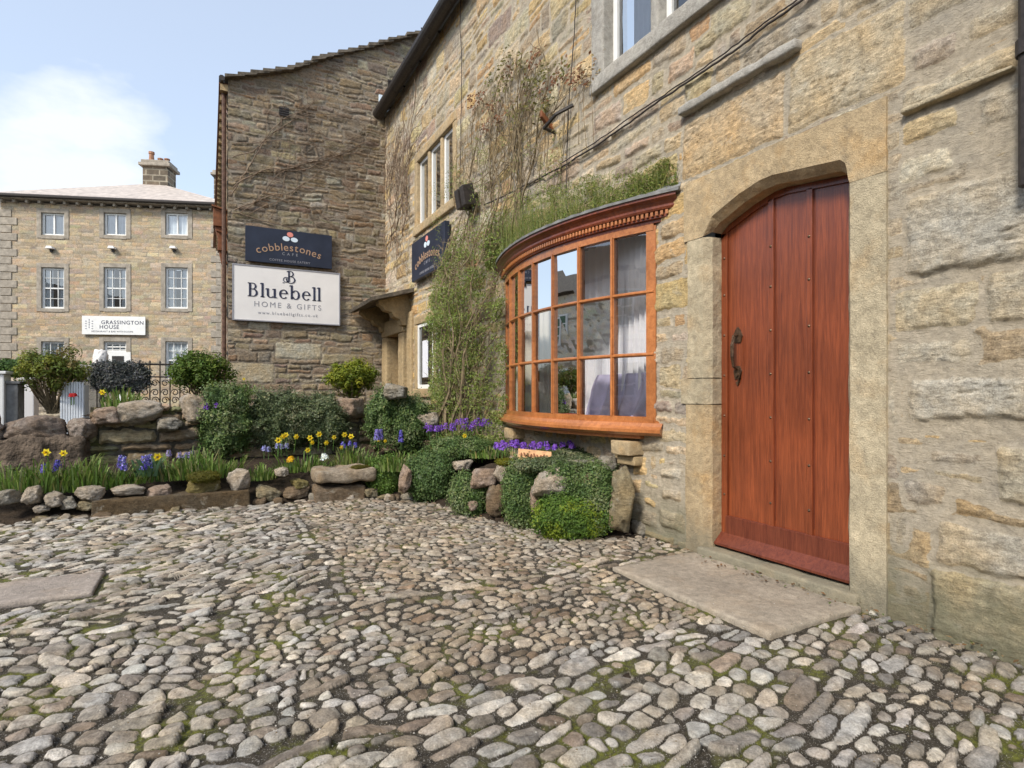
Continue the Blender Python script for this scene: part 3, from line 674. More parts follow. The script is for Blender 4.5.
while y < 22:
    m = MB(); m.box((.18+.006*(y-GY), y, 5.85), (.31+.01*(y-GY), y+.10, 5.95)); y += .36
    m.build('rafter_end', M['dressp'], gab)
m = MB(); m.box((.16, GY+.02, 5.955), (.33, 22, 5.975)); m.build('soffit', M['bkwood'], gab)
m = MB(); m.tube([(.235, GY+.12, 5.9), (.235, GY+.12, .4)], .034, 8); m.build('downpipe', M['pipe'], gab)
for u0, v0, s, nm in ((223, 222, .24, 'upper'), (225, 246, .18, 'lower')):
    p = ony(u0, v0, GY+.35); bx = thing('wooden_nest_box', 'rust brown wooden box, the %s of two on the left side of the gable' % nm, 'nest box', (p.x, p.y, p.z), None)
    m = MB(); m.prism([(-s*.6, 0), (s*.5, 0), (s*.5, .24), (-s*.6, .30)], lambda a, b, d: (p.x+a, d, p.z+b-.1), p.y-.1, p.y+.12); m.build('box_body', M['bkwood'], bx, bevel=.006)
    m = MB(); m.prism([(-s*.7, .305), (s*.5, .245), (s*.5, .265), (-s*.7, .33)], lambda a, b, d: (p.x+a, d, p.z+b-.1), p.y-.14, p.y+.14); m.build('lid', M['bkwood'], bx)
    m = MB(); m.prism([(-s*.3, -.2), (s*.5, -.2), (s*.5, -.005), (-s*.5, -.005)], lambda a, b, d: (p.x+a, d, p.z+b-.1), p.y-.06, p.y+.06); m.build('wall_bracket', M['bkwood'], bx)
for (u, v, s) in ((284, 112, .15), (391, 84, .12)):
    p = ony(u, v, GY); m = MB(); m.box((p.x-s/2, GY-.022, p.z-s/2), (p.x+s/2, GY-.005, p.z+s/2))
    for k in range(4): m.box((p.x-s/2, GY-.034, p.z-s/2+s*k/4), (p.x+s/2, GY-.022, p.z-s/2+s*k/4+.012))
    m.build('air_vent', M['iron'], gab)
p = ony(384, 104, GY); m = MB(); m.box((p.x-.10, GY-.03, p.z-.14), (p.x+.10, GY-.004, p.z+.14)); m.build('lead_flashing', M['paledot'], gab, bevel=.004)
# bare creeper stems on the gable
def vine_plane(name, seeds, fr, seglen, nseg, label, cat, mat, bounds, r0=.012, branch=.16, up=.5, wob=.35, maxn=120, rmin=.003):
    m = MB(); st = list(seeds); cnt = 0
    while st and cnt < maxn:
        (a, b, ang, r, n) = st.pop(0); cnt += 1; pts = [fr(a, b, .02)]; rr = [r]
        for i in range(n):
            ang += random.gauss(0, wob); a += math.cos(ang)*seglen; b += math.sin(ang)*seglen
            if not bounds(a, b): break
            r = max(rmin, r*.965); pts.append(fr(a, b, .025+.02*math.sin(i*.9+a*3))); rr.append(r)
            if random.random() < branch and n-i > 3: st.append((a, b, ang+random.choice((-1, 1))*random.uniform(.4, .9), r*.75, int((n-i)*.8)))
        if len(pts) > 2: m.tube(pts, rr, 5, cap=False)
    return tagit(m.build(name, mat, None, True, loc=fr(seeds[0][0], seeds[0][1], 0)), label, cat)
sd = [(.38, 3.95, .35, .010, 26), (.36, 4.3, .9, .012, 30), (.34, 4.2, 1.2, .010, 26), (.36, 4.8, .5, .009, 28), (.34, 3.9, .15, .009, 26), (.35, 5.0, .3, .008, 24)]
vine_plane('bare_creeper', sd, lambda a, b, d: (a, GY-d-.012, b), .11, 30, 'leafless brown creeper fanning over the gable above the two signs', 'climber', M['barkd'],
           lambda a, b: .3 < a < 2.7 and 3.75 < b < np.interp(a, TOPX, TOPZ)-.15, branch=.20, wob=.17, maxn=70)
sd = [(10.05-.25*k, 3.3+.25*(k % 3), 1.55+random.uniform(-.2, .2), .011, 26) for k in range(8)]
vine_plane('corner_creeper', sd, lambda a, b, d: (WX-d-.035, a, b), .10, 26, 'dense web of dry reddish creeper stems under the gutter beside the far mullioned window', 'climber', M['barkd'],
           lambda a, b: 8.0 < a < 10.2 and 2.9 < b < 5.9 and not (a < 8.75 and b < 4.6), branch=.3, wob=.28, maxn=160)
# ================================================================== SIGNS
def text_mesh(s, size, ext=.004, bold=0, space=1.0):
    cu = bpy.data.curves.new('t', 'FONT'); cu.body = s; cu.size = size; cu.extrude = ext; cu.offset = bold; cu.space_character = space
    cu.align_x = 'CENTER'; cu.align_y = 'CENTER'; cu.resolution_u = 4
    o = bpy.data.objects.new('t', cu); C.objects.link(o); bpy.context.view_layer.update()
    me = bpy.data.meshes.new_from_object(o.evaluated_get(bpy.context.evaluated_depsgraph_get()))
    v = [tuple(x.co) for x in me.vertices]; f = [tuple(p.vertices) for p in me.polygons]
    bpy.data.objects.remove(o); bpy.data.curves.remove(cu); bpy.data.meshes.remove(me); return v, f
def put_text(mb, s, size, cx, cy, fr, bold=0, space=1.0, rot=0, ext=.0025):
    v, f = text_mesh(s, size, ext, bold, space); c, sn = math.cos(rot), math.sin(rot)
    mb.add([fr(cx+x*c-y*sn, cy+x*sn+y*c, z) for x, y, z in v], f)
def ell(mb, cx, cy, rx, ry, fr, d0=.001, d1=.005, rot=0, n=20):
    P = []
    for k in range(n): t = 2*math.pi*k/n; x, y = rx*math.cos(t), ry*math.sin(t); P.append((cx+x*math.cos(rot)-y*math.sin(rot), cy+x*math.sin(rot)+y*math.cos(rot)))
    mb.prism(P, fr, d0, d1)
def ring(mb, cx, cy, rx, ry, tx, ty, fr, a0=0, a1=360, n=26, sl=0):
    """bowl of a serif letter: thick sides (tx), thin top/bottom (ty)"""
    vs = []; 
    for k in range(n+1):
        t = math.radians(a0+(a1-a0)*k/n); 
        for s in (0, 1):
            for d in (.001, .005): vs.append(fr(cx+(rx-s*tx)*math.cos(t)+sl*math.sin(t), cy+(ry-s*ty)*math.sin(t), d))
    fs = []
    for k in range(n):
        b = 4*k
        fs += [(b+1, b+5, b+7, b+3), (b, b+4, b+5, b+1), (b+2, b+3, b+7, b+6)]
    mb.add(vs, fs)
def bar(mb, x0, y0, x1, y1, fr): mb.prism([(x0, y0), (x1, y0), (x1, y1), (x0, y1)], fr, .001, .005)
def serif_word(mb, x, y, H, fr):
    """Bluebell set in drawn serif letters; returns end x. H = cap height"""
    t = H*.15; th = H*.055; xh = H*.68
    def stem(x, y0, y1, top=True, foot=True):
        bar(mb, x, y0, x+t, y1, fr)
        if foot: bar(mb, x-t*.45, y0, x+t*1.45, y0+th, fr)
        if top: mb.prism([(x-t*.6, y1-th*1.6), (x+t*.2, y1-th*1.6), (x+t*.2, y1+th*.2), (x-t*.6, y1-th*.5)], fr, .001, .0048)
    # B
    bar(mb, x, y, x+t, y+H, fr); bar(mb, x-t*.5, y, x+H*.3, y+th, fr); bar(mb, x-t*.5, y+H-th, x+H*.28, y+H, fr); bar(mb, x+t*.5, y+H*.52, x+H*.3, y+H*.52+th, fr)
    ring(mb, x+H*.27, y+H*.765, H*.24, H*.235, t*.85, th, fr, -90, 90); ring(mb, x+H*.29, y+H*.285, H*.31, H*.285, t, th, fr, -90, 90)
    x += H*.84
    def el(x): stem(x, y, y+H*1.04); return x+H*.36
    def e(x):
        r = xh*.47; cx = x+r; ring(mb, cx, y+xh*.49, r, xh*.51, t, th, fr, 5, 318); bar(mb, x+t*.6, y+xh*.52, x+2*r-th*.6, y+xh*.52+th, fr); return x+2*r+H*.14
    def b(x):
        bar(mb, x, y, x+t, y+H*1.04, fr); mb.prism([(x-t*.6, y+H*1.04-th*1.6), (x+t*.2, y+H*1.04-th*1.6), (x+t*.2, y+H*1.04+th*.2), (x-t*.6, y+H*1.04-th*.5)], fr, .001, .0048)
        ring(mb, x+t*.6+xh*.38, y+xh*.49, xh*.45, xh*.51, t, th, fr, -150, 150); return x+t*.6+xh*.83+H*.14
    def uu(x):
        w = xh*.80; stem(x, y+xh*.25, y+xh, True, False); ring(mb, x+w/2, y+xh*.30, w/2, xh*.31, t, th, fr, 180, 330); bar(mb, x+w-t*.5, y, x+w+t*.5, y+xh, fr)
        bar(mb, x+w+t*.4, y, x+w+t*1.1, y+th, fr); mb.prism([(x+w-t*1.1, y+xh-th*1.6), (x+w, y+xh-th*1.6), (x+w, y+xh), (x+w-t*1.1, y+xh-th*.5)], fr, .001, .0048); return x+w+H*.34
    x = el(x); x = uu(x); x = e(x-H*.04); x = b(x+H*.04); x = e(x); x = el(x+H*.05); x = el(x); return x
# white shop sign
p0 = ony(232.5, 262); p1 = ony(339, 323); sx0, sx1 = p0.x, p1.x; sz1 = 3.085; sz0 = 2.19; cxs, czs = (sx0+sx1)/2, (sz0+sz1)/2
sg = thing('shop_sign', 'large white Bluebell home and gifts signboard on the brown gable', 'sign', (cxs, GY-.05, czs))
m = MB(); m.box((sx0, GY-.065, sz0), (sx1, GY-.035, sz1)); m.build('board', M['cream'], sg, bevel=.003)
m = MB(); 
for a, b, c, d in ((sx0-.006, sx1+.006, sz1-.014, sz1+.006), (sx0-.006, sx1+.006, sz0-.006, sz0+.012), (sx0-.006, sx0+.012, sz0+.012, sz1-.014), (sx1-.012, sx1+.006, sz0+.012, sz1-.014)): m.box((a, GY-.072, c), (b, GY-.030, d))
m.build('sign_edge', M['grayink'], sg)
fr = lambda a, b, d: (cxs+a, GY-.0655-d, czs+b)
m = MB(); serif_word(m, -.60, -.055, .222, fr); m.build('lettering', M['ink'], sg)
m = MB(); bar(m, -.005, .235, .022, .40, fr); ring(m, .02, .365, .065, .05, .022, .01, fr, -95, 140); ring(m, .035, .265, .075, .062, .024, .012, fr, -200, 100)
ring(m, -.035, .262, .05, .045, .012, .01, fr, 30, 330); bar(m, -.09, .205, -.06, .215, fr); m.build('monogram', M['ink'], sg)
m = MB(); put_text(m, 'HOME & GIFTS', .125, -.0, -.175, fr, .0, 1.35); m.build('small_lettering', M['grayink'], sg)
m = MB(); put_text(m, 'www.bluebellgifts.co.uk', .07, .0, -.31, fr, .0, 1.35); m.build('web_lettering', M['grayink'], sg)
# dark cafe signs
def cafe(mb_l, mb_s, fr, W):
    word = 'cobblestones'; sz = W*.13; xs_ = []; x = 0
    for ch in word:
        v, f = text_mesh(ch, sz); w = max(p[0] for p in v)-min(p[0] for p in v); xs_.append((x+w/2, v, f, (max(p[0] for p in v)+min(p[0] for p in v))/2)); x += w+sz*.13
    _, _, = 0, 0; v0, _f = text_mesh('x', sz); base = min(p[1] for p in v0)
    for cx_, v, f, mid in xs_:
        t = (cx_-x/2)/(x/2); ang = -t*.36; px_, py_ = (cx_-x/2), -.015-.095*t*t; c, sn = math.cos(ang), math.sin(ang)
        mn = min(p[1] for p in v); v = [(p[0]-mid, p[1]-mn-sz*.25, p[2]) for p in v]
        mb_l.add([fr(px_+a*c-b*sn, py_+a*sn+b*c, z) for a, b, z in v], f)
    put_text(mb_s, 'C  A  F  E', W*.046, 0, -.115, fr, 0, 1); put_text(mb_s, 'COFFEE HOUSE EATERY', W*.038, 0, -.23, fr, 0, 1.2)
def pebbles(fr, par, k=1):
    m = MB(); ell(m, 0, .215*k, .05*k, .04*k, fr, rot=-.2); m.build('pink_pebble', M['pinkdot'], par)
    m = MB(); ell(m, -.062*k, .14*k, .056*k, .040*k, fr, rot=-.15); ell(m, .066*k, .135*k, .056*k, .038*k, fr, rot=-.1); m.build('pale_pebble', M['paledot'], par)
a0, a1 = ony(245, 250).x, ony(331, 250).x; c0, c1 = 3.15, 3.72; cx2, cz2 = (a0+a1)/2, (c0+c1)/2
s2 = thing('cafe_sign', 'dark navy cobblestones cafe board right above the white signboard on the gable', 'sign', (cx2, GY-.06, cz2))
m = MB(); m.box((a0, GY-.085, c0), (a1, GY-.035, c1)); m.build('board', M['navy'], s2, bevel=.004)
fr = lambda a, b, d: (cx2+a, GY-.0855-d, cz2+b)
ml, ms = MB(), MB(); cafe(ml, ms, fr, 1.34); ml.build('lettering', M['copper'], s2); ms.build('small_lettering', M['grayink'], s2); pebbles(fr, s2)
q0, q1 = 7.08, 8.46; k0, k1 = 2.70, 3.28; cy3, cz3 = (q0+q1)/2, (k0+k1)/2
s3 = thing('cafe_sign', 'dark navy cobblestones cafe board on the sandstone wall under the far upper window', 'sign', (WX-.06, cy3, cz3))
m = MB(); m.box((WX-.10, q0, k0), (WX-.03, q1, k1)); m.build('board', M['navy'], s3, bevel=.004)
fr = lambda a, b, d: (WX-.1005-d, cy3-a, cz3+b)
ml, ms = MB(), MB(); cafe(ml, ms, fr, 1.34); ml.build('lettering', M['copper'], s3); ms.build('small_lettering', M['grayink'], s3); pebbles(fr, s3)
# ================================================================== HOTEL across the street
t0 = 23.0; au = (0-512)/FPX; P0 = Vector((t0*(FX+au*RX), t0*(FY+au*RY), 0)); D = Vector((FX+6.94*RX, FY+6.94*RY, 0)).normalized(); N = Vector((-D.y, D.x, 0))
hot = thing('hotel', 'three storey sandstone Georgian building with hipped roof across the street', 'building', P0)
def hl(u, dep=0):         # local x on the facade for a pixel column
    d = ray(u, 0); # P0 + L*D = t*d
    det = D.x*(-d[1])-D.y*(-d[0]); L = ((-P0.x)*(-d[1])-(-P0.y)*(-d[0]))/det; t = ((P0.x+L*D.x)/d[0]) if abs(d[0]) > 1e-6 else (P0.y+L*D.y)/d[1]
    t = (P0.y+L*D.y)/d[1]; return L, t
def hz(v, t): return CAMZ+(HZ-v)/FPX*t
HF = lambda a, b, c: tuple(P0+D*a+N*b+Vector((0, 0, c)))
def fac_mat():
    t = NT('coursed_sandstone'); v = t.coord('Object'); at = None
    return None
EZ = hz(203, t0+.1); HWd = 8.55
wins = []
for u0, u1 in ((41.5, 64.5), (104.0, 126.5), (165.5, 188)):
    for va, vb in ((213, 235.5), (267.5, 308.5), (341.5, 362 if u0 != 104 else 352)):
        a, ta = hl(u0); b, tb = hl(u1); tm = (ta+tb)/2; wins.append((a, b, hz(vb, tm) if va < 340 else hz(vb, tm)-(.7 if u0 != 104 else 0), hz(va, tm)))
L = HWd; sN = np.arange(0, L+.03, .03); zN = np.arange(-.1, EZ+.02, .03)
A, B = np.meshgrid(sN, zN, indexing='ij'); a, b = A.ravel(), B.ravel()
PAL_H = [((.43, .36, .265), 3), ((.40, .34, .26), 3), ((.47, .40, .30), 2), ((.35, .30, .235), 1.5), ((.44, .34, .23), .7)]
h, col = rubble(a, b, layout(-.2, L+.5, -.3, EZ+.5, (.09, .17), (.16, .5), np.random.default_rng(8), .1), PAL_H, 61, .006, None, H=.008, wamp=.006)
keep = np.ones((len(sN)-1, len(zN)-1), bool); SC, ZC = np.meshgrid(sN[:-1]+.015, zN[:-1]+.015, indexing='ij')
for (q, r_, c, d) in wins: keep &= ~((SC > q) & (SC < r_) & (ZC > c) & (ZC < d))
base = np.array([P0.x, P0.y, 0]); Vh = base+a[:, None]*np.array(D)-h[:, None]*np.array(N)+b[:, None]*np.array([0, 0, 1.])
M['hotel'] = masonry('hotel_masonry', .1, .6, (.33, .27, .19))
M['quoin'] = simple('quoin_stone', (.33, .29, .235), .85, .3, 6, .006, 30)
mesh_np('wall', Vh, grid_faces(len(sN), len(zN), keep), M['hotel'], col, hot)
m = MB(); m.box((0, .35, -.1), (.1, 9, EZ), HF); m.box((HWd-.1, .02, -.1), (HWd, 9, EZ), HF); m.build('side_wall', M['quoin'], hot)
for side in (0, 1):
    m = MB(); z = -.1; k = 0
    while z < EZ-.3:
        w = .62 if k % 2 else .42
        if side == 0: m.box((-.02, -.035, z+.012), (w, .05, z+.30), HF)
        else: m.box((HWd-w, -.035, z+.012), (HWd+.02, .05, z+.30), HF)
        z += .315; k += 1
    m.build('quoins', M['quoin'], hot, bevel=.012)
for i, (q, r_, c, d) in enumerate(wins):
    m = MB(); s = .17
    for bx_ in ((q-s, q, c-.12, d+.17), (r_, r_+s, c-.12, d+.17), (q, r_, d, d+.17), (q, r_, c-.14, c)): m.box((bx_[0], -.03, bx_[2]), (bx_[1], .18, bx_[3]), HF)
    su = m.build('window_surround', M['quoin'], hot, bevel=.008)
    f = MB(); t = .075; W = r_-q; H = d-c
    for bx_ in ((q, q+t, c, d), (r_-t, r_, c, d), (q+t, r_-t, d-t, d), (q+t, r_-t, c, c+t)): f.box((bx_[0], .07, bx_[2]), (bx_[1], .14, bx_[3]), HF)
    nv = 3 if i % 3 else 2
    for k in range(1, nv): f.box((q+W*k/nv-.012, .08, c+t), (q+W*k/nv+.012, .12, d-t), HF)
    if i % 3:
        for k in range(1, 4): f.box((q+t, .08, c+H*k/4-(.025 if k == 2 else .01)), (r_-t, .115, c+H*k/4+(.025 if k == 2 else .01)), HF)
    else: f.box((q+W*.5-.03, .075, c+t), (q+W*.5+.03, .13, d-t), HF)
    f.build('window_frame', M['white'], su)
    g = MB(); g.add([HF(q, .11, c), HF(r_, .11, c), HF(r_, .11, d), HF(q, .11, d)], [(0, 1, 2, 3)]); g.build('pane', M['glass2'], su)
    g = MB(); nn = 18
    vs = []
    for k in range(nn+1):
        vs += [HF(q+W*k/nn, .17+.03*math.sin(k*1.9+i), c), HF(q+W*k/nn, .17+.03*math.sin(k*1.9+i), d)]
    g.add(vs, [(2*k, 2*k+2, 2*k+3, 2*k+1) for k in range(nn) if (i % 3 != 1) or not (7 <= k <= 11)]); g.build('curtain', M['curt'], su, True)
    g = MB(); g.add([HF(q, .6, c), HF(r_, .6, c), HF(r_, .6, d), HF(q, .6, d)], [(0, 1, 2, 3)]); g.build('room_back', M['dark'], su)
m = MB(); g0 = EZ
m.box((-.15, -.32, EZ+.10), (HWd+.15, .2, EZ+.19), HF); m.build('cornice', M['quoin'], hot, bevel=.01)
k = .1
while k < HWd: m = MB(); m.box((k, -.20, EZ-.02), (k+.09, .05, EZ+.098), HF); m.build('modillion', M['quoin'], hot); k += .46
m = MB(); m.tube([HF(-.2, -.36, EZ+.20), HF(HWd+.2, -.36, EZ+.20)], .075, 8); m.build('gutter', M['iron'], hot)
ax, ta = hl(150); 
m = MB(); e0, e1, e2, e3 = HF(-.3, -.4, EZ+.24), HF(HWd+.3, -.4, EZ+.24), HF(HWd+.3, 9.4, EZ+.24), HF(-.3, 9.4, EZ+.24); r1, r2 = HF(2.2, 4.6, 11.0), HF(3.9, 4.6, 11.3)
m.add([e0, e1, e2, e3, r1, r2], [(0, 1, 5, 4), (1, 2, 5), (2, 3, 4, 5), (3, 0, 4)]); m.build('roof', M['roofst'], hot)
def chim(a, w, dpt, z0, z1, pots, par, dp0=4.2):
    m = MB(); m.box((a, dp0, z0), (a+w, dp0+dpt, z1), HF); c = m.build('chimney', M['chim'], par, bevel=.01)
    m = MB(); m.box((a-.14, dp0-.14, z1), (a+w+.14, dp0+dpt+.14, z1+.14), HF); m.box((a-.06, dp0-.06, z1+.14), (a+w+.06, dp0+dpt+.06, z1+.30), HF); m.build('chimney_cap', M['quoin'], c, bevel=.02)
    for x, hh in pots: m = MB(); b0 = Vector(HF(a+x, dp0+dpt/2, z1+.3)); m.tube([b0, b0+Vector((0, 0, hh*.8)), b0+Vector((0, 0, hh*.8)), b0+Vector((0, 0, hh))], [.13, .10, .13, .13], 10); m.build('chimney_pot', M['pot'], c)
t = NT('chimney_stone'); v = t.coord(); bt = t.n('ShaderNodeTexBrick'); dt_ = t.n('ShaderNodeVectorMath', operation='DOT_PRODUCT'); t.l(v, dt_.inputs[0]); dt_.inputs[1].default_value = (D.x+N.x*.9, D.y+N.y*.9, 0); sz_ = t.n('ShaderNodeSeparateXYZ'); t.l(v, sz_.inputs[0]); cb_ = t.n('ShaderNodeCombineXYZ'); t.l(dt_.outputs['Value'], cb_.inputs[0]); t.l(sz_.outputs[2], cb_.inputs[1]); t.l(cb_.outputs[0], bt.inputs[0])
bt.inputs['Color1'].default_value = (.10, .085, .065, 1); bt.inputs['Color2'].default_value = (.22, .17, .12, 1); bt.inputs['Mortar'].default_value = (.33, .29, .22, 1); bt.inputs['Scale'].default_value = 1; bt.inputs['Brick Width'].default_value = .6; bt.inputs['Row Height'].default_value = .28; bt.inputs['Mortar Size'].default_value = .03
M['chim'] = t.pr(t.mix(1, bt.outputs[0], t.ramp(t.noise(v, 4, 5), [(.3, .6), (.7, 1.2)]), 'MULTIPLY'), .9)
M['pot'] = simple('chimney_pot_clay', (.33, .17, .10), .8, .3, 6, .003, 30)
chim(3.45, 1.12, .9, 9.5, 11.9, ((.2, .55), (.6, .25), (.9, .25)), hot, 4.0)
chim(4.9, .6, .7, 8, 13.4, ((.25, .2),), hot, 9.0)
m = MB(); m.box((8.55, 1.5, 0), (12.5, 8, 8.3), HF); m.build('rear_wing', M['quoin'], hot)
m = MB(); m.add([HF(8.2, 1.2, 8.3), HF(13, 1.2, 8.3), HF(13, 8.3, 8.3), HF(8.2, 8.3, 8.3), HF(9.4, 4.6, 9.6), HF(13, 4.6, 9.6)], [(0, 1, 5, 4), (2, 3, 4, 5), (3, 0, 4)]); m.build('wing_roof', M['roofst'], hot)
for nm, u in (('left', 52), ('middle', 113.5), ('right', 174.5)):
    a, tt = hl(u); z = hz(249, tt); o = thing('wall_lamp', 'small pale wall lamp below the %s top floor window of the building across the street' % nm, 'lamp', HF(a, -.02, z))
    m = MB(); m.box((a-.05, -.06, z-.14), (a+.05, -.02, z-.02), HF); m.build('lamp_arm', M['iron'], o)
    m = MB(); m.prism([(a-.13, z-.02), (a+.13, z-.02), (a+.09, z+.08), (a-.09, z+.08)], lambda p, q, d: HF(p, d, q), -.22, -.02); m.build('lamp_head', M['cream'], o, bevel=.01)
# hotel sign
a, ta = hl(83.5); b, tb = hl(146.5); z1, z0 = hz(316, ta), hz(334.5, ta)
s4 = thing('hotel_sign', 'white rectangular GRASSINGTON HOUSE sign above the street door across the road', 'sign', HF((a+b)/2, -.1, (z0+z1)/2))
m = MB(); m.box((a, -.11, z0), (b, -.07, z1), HF); m.build('board', M['white'], s4, bevel=.004)
fr = lambda x, y, d: HF((a+b)/2+x, -.1105-d, (z0+z1)/2+y)
m = MB(); put_text(m, 'GRASSINGTON', .215, .33, .115, fr, .002, 1.12, ext=.003); m.build('lettering', M['ink'], s4); m = MB(); put_text(m, 'HOUSE', .215, -.17, -.075, fr, .002, 1.12, ext=.003); m.build('lettering', M['ink'], s4); m = MB(); put_text(m, 'RESTAURANT & BAR WITH ROOMS', .095, -.05, -.255, fr, 0, 1.05, ext=.003); m.build('lettering', M['ink'], s4)
m = MB()
for i in range(3):
    for j in range(4): ell(m, -1.04+.12*i, -.09+.10*j-(.05 if i != 1 else 0), .035 if i != 1 else .022, .022 if i != 1 else .045, fr, n=8)
m.build('crest', M['grayink'], s4)
a, tt = hl(106); b, _ = hl(131)
m = MB(); m.box((a, -.04, .2), (b, .10, hz(352, tt)), HF); dd = m.build('front_door', M['white'], hot)
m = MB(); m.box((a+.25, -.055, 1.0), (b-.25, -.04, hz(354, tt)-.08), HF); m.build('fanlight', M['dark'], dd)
# ================================================================== HOUSES across the yard (seen only mirrored in the glass)
opp = thing('cottage', 'plain sandstone cottage on the far side of the yard mirrored in the bow window', 'house', (-13, 6, 0))
wallsheet('wall', (-13, -12), (-13, 26.5), -.1, 5.4, M['hotel'], opp, .12, [((.66, .62, .54), 1), ((.6, .55, .47), 1)], 91, (.12, .24), (.2, .6), .01, side=1)
m = MB(); m.add([(-12.7, -12.3, 5.4), (-12.7, 26.8, 5.4), (-16.5, 26.8, 7.6), (-16.5, -12.3, 7.6), (-20, -12.3, 5.4), (-20, 26.8, 5.4)], [(0, 1, 2, 3), (3, 2, 5, 4)]); m.build('roof', M['slate'], opp)
for yy in np.arange(-9, 25, 3.1):
    for z0_ in (.9, 3.3):
        f = MB(); f.box((-12.985, yy, z0_), (-12.93, yy+1.0, z0_+1.3)); w_ = f.build('window_frame', M['white'], opp)
        f = MB()
        for k in range(2):
            for j in range(3): f.box((-12.925, yy+.08+.44*k, z0_+.08+.4*j), (-12.92, yy+.46+.44*k, z0_+.42+.4*j))
        f.build('pane', M['greend'], w_)
# ================================================================== GROUND
def flat(name, x0, y0, x1, y1, z, mat, kind='structure'):
    m = MB(); m.add([(x0, y0, z), (x1, y0, z), (x1, y1, z), (x0, y1, z)], [(0, 1, 2, 3)]); return tagit(m.build(name, mat, None, norm=False), kind=kind)
M['asph'] = simple('street_asphalt', (.09, .085, .08), .9, .3, 3, .01, 60)
flat('ground', -400, -400, 400, 400, -.16, M['asph'])
# cobbles: seeds per region, each stone measured with its own stretch and turn
rc = np.random.default_rng(17); seeds = []
def course(x0, x1, y0, y1, lx, ly, ang, jit=.16, lv=.25, huge=.06):
    cx, cy = (x0+x1)/2, (y0+y1)/2; R = math.hypot(x1-x0, y1-y0)/2+.3; c, s = math.cos(ang), math.sin(ang); q = -R; row = 0
    while q < R:
        rh = ly*rc.uniform(.82, 1.22); p = -R-rc.uniform(0, lx)
        bow_ = rc.uniform(-1, 1)*.02
        while p < R:
            w = lx*max(.45, rc.normal(1, lv))
            if rc.random() < huge: w *= 1.5
            a_ = p+w/2; b_ = q+rh/2+.03*math.sin(a_*2.1+row*.3)+bow_
            X = cx+a_*c-b_*s; Y = cy+a_*s+b_*c
            if x0 < X < x1 and y0 < Y < y1:
                th = ang+rc.normal(0, .16); seeds.append((X+rc.normal(0, jit)*lx*.22, Y+rc.normal(0, jit)*ly*.45, 2/w, 2/rh, th))
            p += w
        q += rh; row += 1
course(-4.2, -.9, -.5, 2.5, .088, .060, .3, .25)
course(-.9, 3.0, -.6, 1.80, .105, .056, .20, .25, .32)
course(-4.2, -.02, 2.5, 3.25, .085, .062, -.5, .25); course(-.9, -.02, 1.88, 2.5, .080, .062, -.3, .25)
course(-.02, 2.86, 1.88, 2.86, .076, .054, .15, .28); course(-.02, .62, 2.9, 3.26, .09, .055, .2)
course(-4.2, .62, 3.33, 6.3, .125, .047, .42, .22, .32)
course(.70, 2.9, 2.94, 6.3, .070, .045, -.55, .28)
def border(pts, l, w):
    for (xa, ya), (xb, yb) in zip(pts[:-1], pts[1:]):
        Ln = math.hypot(xb-xa, yb-ya); n = int(Ln/l); th = math.atan2(yb-ya, xb-xa)
        for k in range(n):
            q = (k+.5+rc.normal(0, .08))/n; seeds.append((xa+(xb-xa)*q, ya+(yb-ya)*q+rc.normal(0, .006), 2/(Ln/n), 2/w, th+rc.normal(0, .04)))
border([(-1.3, 1.84), (3.0, 1.84)], .20, .070); border([(-4.2, 3.29), (-.6, 3.29), (.66, 2.93), (2.2, 2.90)], .20, .07); border([(.66, 2.95), (.66, 6.3)], .16, .07)
border([(-1.6, 1.84), (-3.4, 1.3)], .18, .08)
SD = np.array(seeds)
def inflag(x, y, m=0): return (x > 2.13-m) & (x < 3.1) & (y > 1.66-m) & (y < 2.80+m)
def lslab(x, y, m=0): return (x > -2.2-m) & (x < -.52+m) & (y > 3.70-m) & (y < 4.16+m)
SD = SD[~inflag(SD[:, 0], SD[:, 1], -.01) & ~lslab(SD[:, 0], SD[:, 1], -.01)]
# polar-spaced vertices: as fine as the stones need, out to the beds
rad = [.75]
while rad[-1] < 8.2: rad.append(rad[-1]+max(.0044, .0027*rad[-1]))
rad = np.array(rad); th = np.arange(math.radians(-25), math.radians(130), .0030)
Rg, Tg = np.meshgrid(rad, th, indexing='ij'); Xc, Yc = (Rg*np.cos(Tg)), (Rg*np.sin(Tg))
ok = (Xc < 2.95) & (Yc < 6.5) & (Yc > -.6) & (Xc > -4.3)
xv, yv = Xc.ravel(), Yc.ravel(); okv = ok.ravel(); act = np.nonzero(okv)[0]
px = xv[act]; py = yv[act]
wx_ = px+.05*fbm(px*1.6, py*1.6, 2, 5)+.005*fbm(px*26, py*26, 2, 6); wy_ = py+.05*fbm(px*1.6, py*1.6, 2, 8)+.005*fbm(px*26, py*26, 2, 9)
BS = .12; gx = np.floor(SD[:, 0]/BS).astype(int); gy_ = np.floor(SD[:, 1]/BS).astype(int); mnx, mny = gx.min()-2, gy_.min()-2; NX, NYb = gx.max()-mnx+3, gy_.max()-mny+3
cnt = np.zeros((NX, NYb), int); MX = 24; bk_ = np.full((NX, NYb, MX), -1)
for i, (a, b) in enumerate(zip(gx-mnx, gy_-mny)):
    if cnt[a, b] < MX: bk_[a, b, cnt[a, b]] = i; cnt[a, b] += 1
MX = cnt.max(); ca = np.clip(np.floor(wx_/BS).astype(int)-mnx, 1, NX-2); cb = np.clip(np.floor(wy_/BS).astype(int)-mny, 1, NYb-2)
cs, sn_ = np.cos(SD[:, 4]), np.sin(SD[:, 4])
